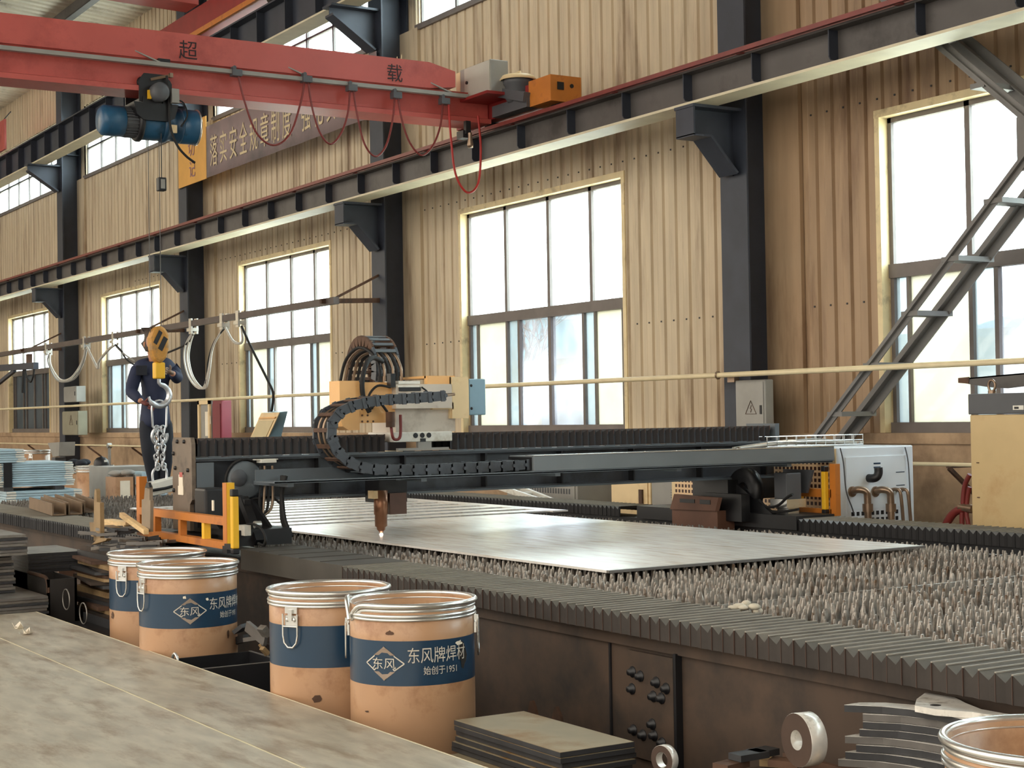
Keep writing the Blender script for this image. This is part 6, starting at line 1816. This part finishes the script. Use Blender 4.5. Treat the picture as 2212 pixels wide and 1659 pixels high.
for i, (a, b, lab) in enumerate((((230, 1124), (283, 1131), 'pale wooden slat on top of the timber scraps by the uprights'), ((232, 1129), (280, 1136), 'second wooden slat just under the topmost one by the uprights'), ((220, 1130), (275, 1142), 'wide pale board under the wooden slats by the uprights'))):
    A, B = at(*a, 'y', 3.30), at(*b, 'y', 3.28)
    tag(MB().bar(A, B, 0.07, 0.018).build('wooden_strip', m_wood), lab, 'timber')
g = MB()
for i, (px, py) in enumerate(((143, 1295), (180, 1325))):
    p = at(px, py, 'y', 2.75)
    t = thing('wire_hoop', ('thin steel hoop standing in the dark gap, left one', 'thin steel hoop standing in the dark gap, right one')[i], 'hoop', (p.x, 2.75, p.z - 0.06))
    g = MB(); g.tube([(p.x + 0.07 * math.cos(a), 2.75, p.z + 0.06 * math.sin(a)) for a in [2 * PI * k / 24 for k in range(24)]], 0.004, 6, closed=True); g.build('hoop', m_rawsteel, t)
ft = thing('scrap_tray', 'low black scrap tray on the floor between the left stack and the drums', 'tray', (-9.3, 2.85, 0))
g = MB(); g.box(-9.72, -8.75, 2.62, 2.93, 0.0, 0.40); g.build('tray_base', m_black, ft)
g = MB(); g.box(-9.72, -8.75, 2.62, 2.632, 0.40, 0.45); g.box(-9.72, -8.75, 2.918, 2.93, 0.40, 0.45); g.build('tray_wall', m_darksteel, ft)
# ------------------------------------------------------------------ the worker
m_skin = mat('skin', (196, 140, 112), 0.55, 0, 0.06, 10)
m_navy = mat('navy_work_cloth', (34, 42, 68), 0.8, 0, 0.15, 8)
m_trous = mat('dark_trousers', (30, 34, 44), 0.85, 0, 0.15, 8)
m_glove = mat('grey_brown_glove', (150, 128, 112), 0.8, 0, 0.15, 12)
m_glove2 = mat('dark_red_glove', (110, 60, 56), 0.8, 0, 0.15, 12)
m_hair = mat('dark_brown_hair', (58, 44, 36), 0.6, 0, 0.2, 14)
m_shoe = mat('white_blue_shoe', (196, 214, 226), 0.6, 0, 0.1, 10)
BX = -15.72
wk = thing('person', 'person in navy work clothes standing on the table, head bowed, steadying the hook and chain', 'person', (BX, 5.6, 0.846))


def skin(name, m, nodes, edges, parent, root=0, sub=2):
    """nodes: list of (point, radius or (rx,ry))"""
    me = bpy.data.meshes.new(name)
    off = LOC[wk.name]
    me.from_pydata([Vector(n[0]) - off for n in nodes], edges, [])
    o = bpy.data.objects.new(name, me); COL.objects.link(o); o.parent = parent
    LOC[o.name] = off
    me.materials.append(m)
    o.modifiers.new('skin', 'SKIN')
    if not me.skin_vertices: pass
    for i, n in enumerate(nodes):
        r = n[1]
        sv = me.skin_vertices[0].data[i]
        sv.radius = (r, r) if not isinstance(r, tuple) else r
        sv.use_root = (i == root)
    sm = o.modifiers.new('smooth', 'SUBSURF'); sm.levels = sub; sm.render_levels = sub
    for md in o.modifiers:
        if md.type == 'SKIN': md.use_smooth_shade = True
    return o


A_ = lambda px, py, x=BX: at(px, py, 'x', x)
chest, belly, pelvis = A_(334, 815), A_(335, 862), A_(336, 905)
neck, headb = A_(333, 776, BX + 0.04), A_(331, 754, BX + 0.06)
headm, headt = A_(333, 739, BX + 0.07), A_(334, 720, BX + 0.07)
shL, elL, wrL, haL = A_(297, 796), A_(282, 846, BX + 0.05), A_(306, 868, BX + 0.30), A_(322, 875, BX + 0.38)
shR, elR, wrR, haR = A_(368, 794), A_(384, 818, BX + 0.16), A_(372, 806, BX + 0.38), A_(361, 802, BX + 0.46)
hpL, knL, anL = A_(317, 918), A_(322, 978, BX + 0.05), A_(334, 1046, BX - 0.02)
hpR, knR, anR = A_(356, 918), A_(360, 978, BX + 0.05), A_(353, 1046, BX + 0.0)
ft = 0.846
anL.z = anR.z = ft + 0.085
fw = Vector((0.92, -0.38, 0)); rt = Vector((0.38, 0.92, 0))
toeL, toeR = Vector((anL.x, anL.y, ft + 0.03)) + fw * 0.15, Vector((anR.x, anR.y, ft + 0.03)) + fw * 0.15
heL, heR = Vector((anL.x, anL.y, ft + 0.035)) - fw * 0.05, Vector((anR.x, anR.y, ft + 0.035)) - fw * 0.05
nodes = [(pelvis, 0.09), (belly, 0.085), (chest, 0.10), (neck, 0.055), (headb, 0.075), (headm, 0.092), (headt, 0.082),
         (shL, 0.055), (elL, 0.042), (wrL, 0.030), (shR, 0.055), (elR, 0.042), (wrR, 0.030),
         (hpL, 0.085), (knL, 0.055), (anL, 0.042), (hpR, 0.085), (knR, 0.055), (anR, 0.042)]
edges = [(0, 1), (1, 2), (2, 3), (3, 4), (4, 5), (5, 6), (2, 7), (7, 8), (8, 9), (2, 10), (10, 11), (11, 12), (0, 13), (13, 14), (14, 15), (0, 16), (16, 17), (17, 18)]
body = skin('body', m_skin, nodes, edges, wk)
# face features on the bowed head
fd = (fw * 0.94 + Vector((0, 0, -0.34))).normalized()
fu = (Vector((0, 0, 1)) - fd * fd.z).normalized()
hc = (headb + headm) / 2 + Vector((0, 0, 0.01))
g = MB()
for s_ in (-1, 1): g.ell(hc + fd * 0.080 + rt * 0.034 * s_ + fu * 0.014, (0.012, 0.012, 0.009), 6)
g.build('eyes', m_black, body)
g = MB(); g.tube([hc + fd * 0.082 + fu * 0.022, hc + fd * 0.105 - fu * 0.022, hc + fd * 0.088 - fu * 0.030], [0.008, 0.014, 0.010], 8); g.build('nose', m_skin, body)
g = MB(); g.tube([hc + fd * 0.080 - fu * 0.056 - rt * 0.024, hc + fd * 0.086 - fu * 0.055, hc + fd * 0.080 - fu * 0.056 + rt * 0.024], [0.004, 0.008, 0.004], 8); g.build('mouth', m_hose, body)
for s_ in (-1, 1):
    g = MB(); g.tube([hc + rt * 0.088 * s_ + fu * (0.025 - 0.02 * k) - fd * 0.006 * (1 if k % 2 else 0) for k in range(4)], [0.010, 0.015, 0.013, 0.008], 8); g.build('ear', m_skin, body)
hair = skin('hair', m_hair, [(headm - fd * 0.020 + fu * 0.030, 0.100), (headt - fd * 0.018 + fu * 0.012, 0.088), (headb - fd * 0.045 + fu * 0.03, 0.062)], [(0, 1), (0, 2)], wk)
# jacket and trousers follow the body
up_ = Vector((0, 0, 1))
jl = [(A_(335, 930), (0.20, 0.165)), (A_(335, 902), (0.195, 0.16)), (belly, (0.17, 0.13)), (chest + up_ * 0.0, (0.185, 0.14)), (A_(334, 787), (0.13, 0.10)), (neck - up_ * 0.01, 0.075),
      (shL, 0.085), ((shL + elL) / 2, 0.072), (elL, 0.066), ((elL + wrL) / 2, 0.056), (wrL - (wrL - elL).normalized() * 0.02, 0.046),
      (shR, 0.085), ((shR + elR) / 2, 0.072), (elR, 0.066), ((elR + wrR) / 2, 0.056), (wrR - (wrR - elR).normalized() * 0.02, 0.046)]
je = [(0, 1), (1, 2), (2, 3), (3, 4), (4, 5), (4, 6), (6, 7), (7, 8), (8, 9), (9, 10), (4, 11), (11, 12), (12, 13), (13, 14), (14, 15)]
skin('jacket', m_navy, jl, je, wk)
g = MB(); q = A_(306, 800, BX + 0.135); g.obox(q, rt * 0.055, fw * 0.006, up_ * 0.05); g.build('chest_pocket', m_trous, wk, bevel=0.004)
tl = [(pelvis + up_ * 0.02, (0.11, 0.09)), (hpL, 0.092), (knL, 0.078), (anL + up_ * 0.04, 0.062), (hpR, 0.092), (knR, 0.078), (anR + up_ * 0.04, 0.062)]
skin('trousers', m_trous, tl, [(0, 1), (1, 2), (2, 3), (0, 4), (4, 5), (5, 6)], wk)
for an, he, to in ((anL, heL, toeL), (anR, heR, toeR)):
    skin('shoe', m_shoe, [(Vector((an.x, an.y, ft + 0.048)), 0.046), (he + up_ * 0.008, 0.038), ((Vector((an.x, an.y, ft)) + to) / 2 + up_ * 0.024, 0.043), (to + up_ * 0.008, 0.036)], [(0, 1), (0, 2), (2, 3)], wk)


def hand(name, m, wrist, palm, grip, thumb, spread):
    """palm with four curled fingers of unequal length and a thumb; grip = curl direction"""
    d = (palm - wrist).normalized()
    s_ = spread - d * spread.dot(d); s_.normalize()
    g_ = grip.normalized()
    nodes = [(wrist, (0.030, 0.024)), (wrist.lerp(palm, 0.6), (0.040, 0.022)), (palm, (0.042, 0.020))]
    h = skin(name, m, nodes, [(0, 1), (1, 2)], wk)
    for k, L in enumerate((0.030, 0.034, 0.032, 0.025)):
        b = palm + s_ * (0.030 - 0.020 * k) + d * 0.006
        p1 = b + d * L; p2 = p1 + (d * 0.35 + g_).normalized() * L * 0.8; p3 = p2 + (g_ - d * 0.7).normalized() * L * 0.65
        skin('finger', m, [(b - d * 0.015, 0.010), (p1, 0.0092), (p2, 0.0085), (p3, 0.007)], [(0, 1), (1, 2), (2, 3)], h, sub=1)
    b = wrist.lerp(palm, 0.45) + s_ * 0.028
    skin('thumb', m, [(b - s_ * 0.01, 0.012), (b + (d * 0.5 + s_ * 0.7) * 0.035, 0.0105), (b + (d * 0.9 + s_ * 0.5 + thumb * 0.5) * 0.055, 0.0085)], [(0, 1), (1, 2)], h, sub=1)


hand('gloved_hand', m_glove2, wrL, haL, Vector((0.6, 0.3, -0.6)), Vector((0.5, 0, 0.3)), Vector((0.2, 0.1, 1)))
hand('gloved_hand', m_glove, wrR, haR, Vector((0.6, -0.4, -0.4)), Vector((0.5, 0, 0.3)), Vector((0.2, 0.2, 1)))

# ------------------------------------------------------------------ goods behind the far end of the table
rnd = random.Random(71)


def sheets(n, x0, x1, y0, y1, z0, z1, where):
    th = (z1 - z0) / n
    for i in range(n):
        lab = 'pale blue folded steel panel on top of the %s' % where if i == n - 1 else 'pale blue folded steel panel inside the %s' % where
        dx, dy = rnd.uniform(-0.012, 0.012), rnd.uniform(-0.012, 0.012)
        t = thing('folded_sheet', lab, 'sheet', ((x0 + x1) / 2, (y0 + y1) / 2, z0 + i * th), group='pale blue panels in the ' + where)
        g = MB(); g.box(x0 + dx, x1 + dx, y0 + dy, y1 + dy, z0 + i * th, z0 + (i + 1) * th - 0.004); g.build('panel_sheet', m_lblue, t)
        g = MB(); g.box(x1 + dx - 0.01, x1 + dx + 0.004, y0 + dy, y0 + dy + 0.10, z0 + i * th + 0.002, z0 + (i + 1) * th - 0.006); g.box(x1 + dx - 0.01, x1 + dx + 0.004, y1 + dy - 0.09, y1 + dy, z0 + i * th + 0.002, z0 + (i + 1) * th - 0.006); g.build('folded_end', m_white, t)


sheets(11, -18.6, -17.5, 4.30, 5.165, 0.925, 1.185, 'middle bundle at the left edge')
sheets(6, -18.6, -17.5, 3.9, 4.64, 1.19, 1.335, 'upper bundle at the left edge')
sheets(8, -18.4, -17.4, 4.42, 5.23, 0.66, 0.885, 'lower bundle at the left edge')
g = MB(); g.box(-18.5, -17.4, 4.3, 5.2, 0.05, 0.655); tag(g.build('pallet_box', m_wood), 'plain timber crate carrying the lower bundle of pale blue panels', 'crate')
for i, y in enumerate((4.45, 5.0)):
    tag(MB().box(-18.5, -17.45, y - 0.05, y + 0.05, 0.885, 0.923).build('timber_spacer', m_darksteel), ('dark spacer bar between the pale blue bundles, left one', 'dark spacer bar between the pale blue bundles, right one')[i], 'spacer')
g = MB(); g.box(-17.495, -17.485, 4.41, 4.50, 0.90, 1.185); tag(g.build('steel_strap', m_black), 'black strap standing against the end of the pale blue bundles', 'strap')
m_cop = m_kraft


def far_drum(label, px, py, w_, d, latch, zl=True, shell=None):
    p = spot(px, py, w_, d)
    t = drum(label, p.x, p.y, d, p.z, None, None, (latch,), (), grp='fibre drums behind the table end', band=False)
    return p


f1 = far_drum('plain fibre drum behind the far table end with a dark cap on its lid', 205, 1009, 80, 0.50, R_(12))
f2 = far_drum('pale fibre drum half hidden behind the bundles of blue panels', 150, 1012, 76, 0.50, R_(40))
f3 = far_drum('plain fibre drum standing farther back above the blue panels', 77, 972, 62, 0.50, R_(-20))
for p, lab in ((f1, 'steel lid lying on the drum that carries the dark cap'), (f2, 'steel lid lying on the half-hidden pale drum')):
    g = MB(); g.lathe([(0, p.z + 0.004), (0.235, p.z + 0.004), (0.255, p.z + 0.012), (0.255, p.z + 0.022), (0.235, p.z + 0.020), (0, p.z + 0.016)], (p.x, p.y, 0), 'z', 40)
    tag(g.build('drum_lid', m_zinc), lab, 'lid')
cp = thing('cap', 'dark baseball cap with pale badge lying on the far drum lid', 'cap', (f1.x + 0.05, f1.y + 0.08, f1.z + 0.02))
g = MB()
c0 = Vector((f1.x + 0.06, f1.y + 0.07, f1.z + 0.020))
g.lathe([(0.10, 0.0), (0.102, 0.03), (0.092, 0.07), (0.06, 0.105), (0.012, 0.12), (0.012, 0.126), (0, 0.127)], c0, 'z', 24); g.build('crown', m_black, cp)
g = MB(); P = [(0.095 * math.cos(a), 0.095 * math.sin(a)) for a in [math.radians(d) for d in range(-60, 61, 15)]] + [(0.16 * math.cos(a) + 0.02, 0.10 * math.sin(a)) for a in [math.radians(d) for d in range(60, -61, -15)]]
Rz = math.radians(35)
g.prism([(c0.x + u * math.cos(Rz) - v * math.sin(Rz), c0.y + u * math.sin(Rz) + v * math.cos(Rz)) for u, v in P], 'z', c0.z, c0.z + 0.006); g.build('peak', m_black, cp)
g = MB(); g.obox(c0 + Vector((0.088, 0.035, 0.06)), (0.004, 0, 0.002), (-0.008, 0.026, 0), (-0.006, 0, 0.012)); g.build('badge', m_white, cp)
jk = MB()
c1 = Vector((f2.x + 0.12, f2.y + 0.12, f2.z + 0.02))
for k in range(7): jk.ell(c1 + Vector((rnd.uniform(-0.06, 0.08), rnd.uniform(-0.16, 0.14), 0.045 + rnd.uniform(-0.005, 0.025))), (0.09, 0.09, 0.05), 7)
tag(jk.build('work_jacket', m_trous), 'dark crumpled work jacket lying on the drum lid left of the cap', 'jacket')
# carton, cloth and binders beside the far drum
q = at(268, 1065, 'x', -17.3)
bx_ = thing('cardboard_box', 'brown carton with pale flap beside the far drum, left of the worker', 'box', (-17.3, q.y, 0))
g = MB(); g.box(-17.6, -17.25, q.y - 0.11, q.y + 0.09, 0.0, 1.0); g.build('carton', m_kraft, bx_)
g = MB(); g.box(-17.249, -17.245, q.y - 0.06, q.y + 0.05, 0.70, 0.96); g.build('pale_flap', m_paper, bx_)
g = MB(); rnd = random.Random(4)
for k in range(6): g.ell(Vector((-17.4 + rnd.uniform(-0.05, 0.08), q.y + rnd.uniform(-0.06, 0.08), 1.03 + rnd.uniform(0, 0.02))), (0.09, 0.08, 0.035), 6)
tag(g.build('rag', m_grey), 'crumpled grey rag on top of the brown carton', 'rag')
for i, dy in enumerate((0.14, 0.22, 0.29)):
    tag(MB().box(-17.55, -17.25, q.y + dy - 0.03, q.y + dy + 0.03, 0.0, 1.02 + 0.03 * (i == 1)).build('upright_board', (m_grey, m_lblue, m_darksteel)[i]), ('grey board standing right beside the brown carton', 'pale blue board standing second from the brown carton', 'dark board standing third from the brown carton')[i], 'board')
tag(MB().box(-18.4, -17.7, q.y - 0.05, q.y + 0.5, 0.0, 1.10).build('bench', m_grey), 'grey low bench edge behind the brown carton and the worker', 'bench')
hpz = at(118, 985, 'y', 8.6)
ch2 = thing('hopper_chute', 'grey tapered sheet-metal chute by the far-left column', 'chute', (hpz.x, 8.6, 0))
P0 = [at(a, b, 'y', 8.6) for a, b in ((103, 957), (128, 955), (127, 985), (114, 987))]
g = MB(); g.prism([(p.x, p.z) for p in P0], 'y', 8.6, 8.9); g.build('chute_body', m_grey, ch2)
g = MB(); c_ = at(121, 988, 'y', 8.7); g.box(c_.x - 0.12, c_.x + 0.12, 8.65, 8.85, 0, c_.z); g.build('stand', m_dkgrey, ch2)
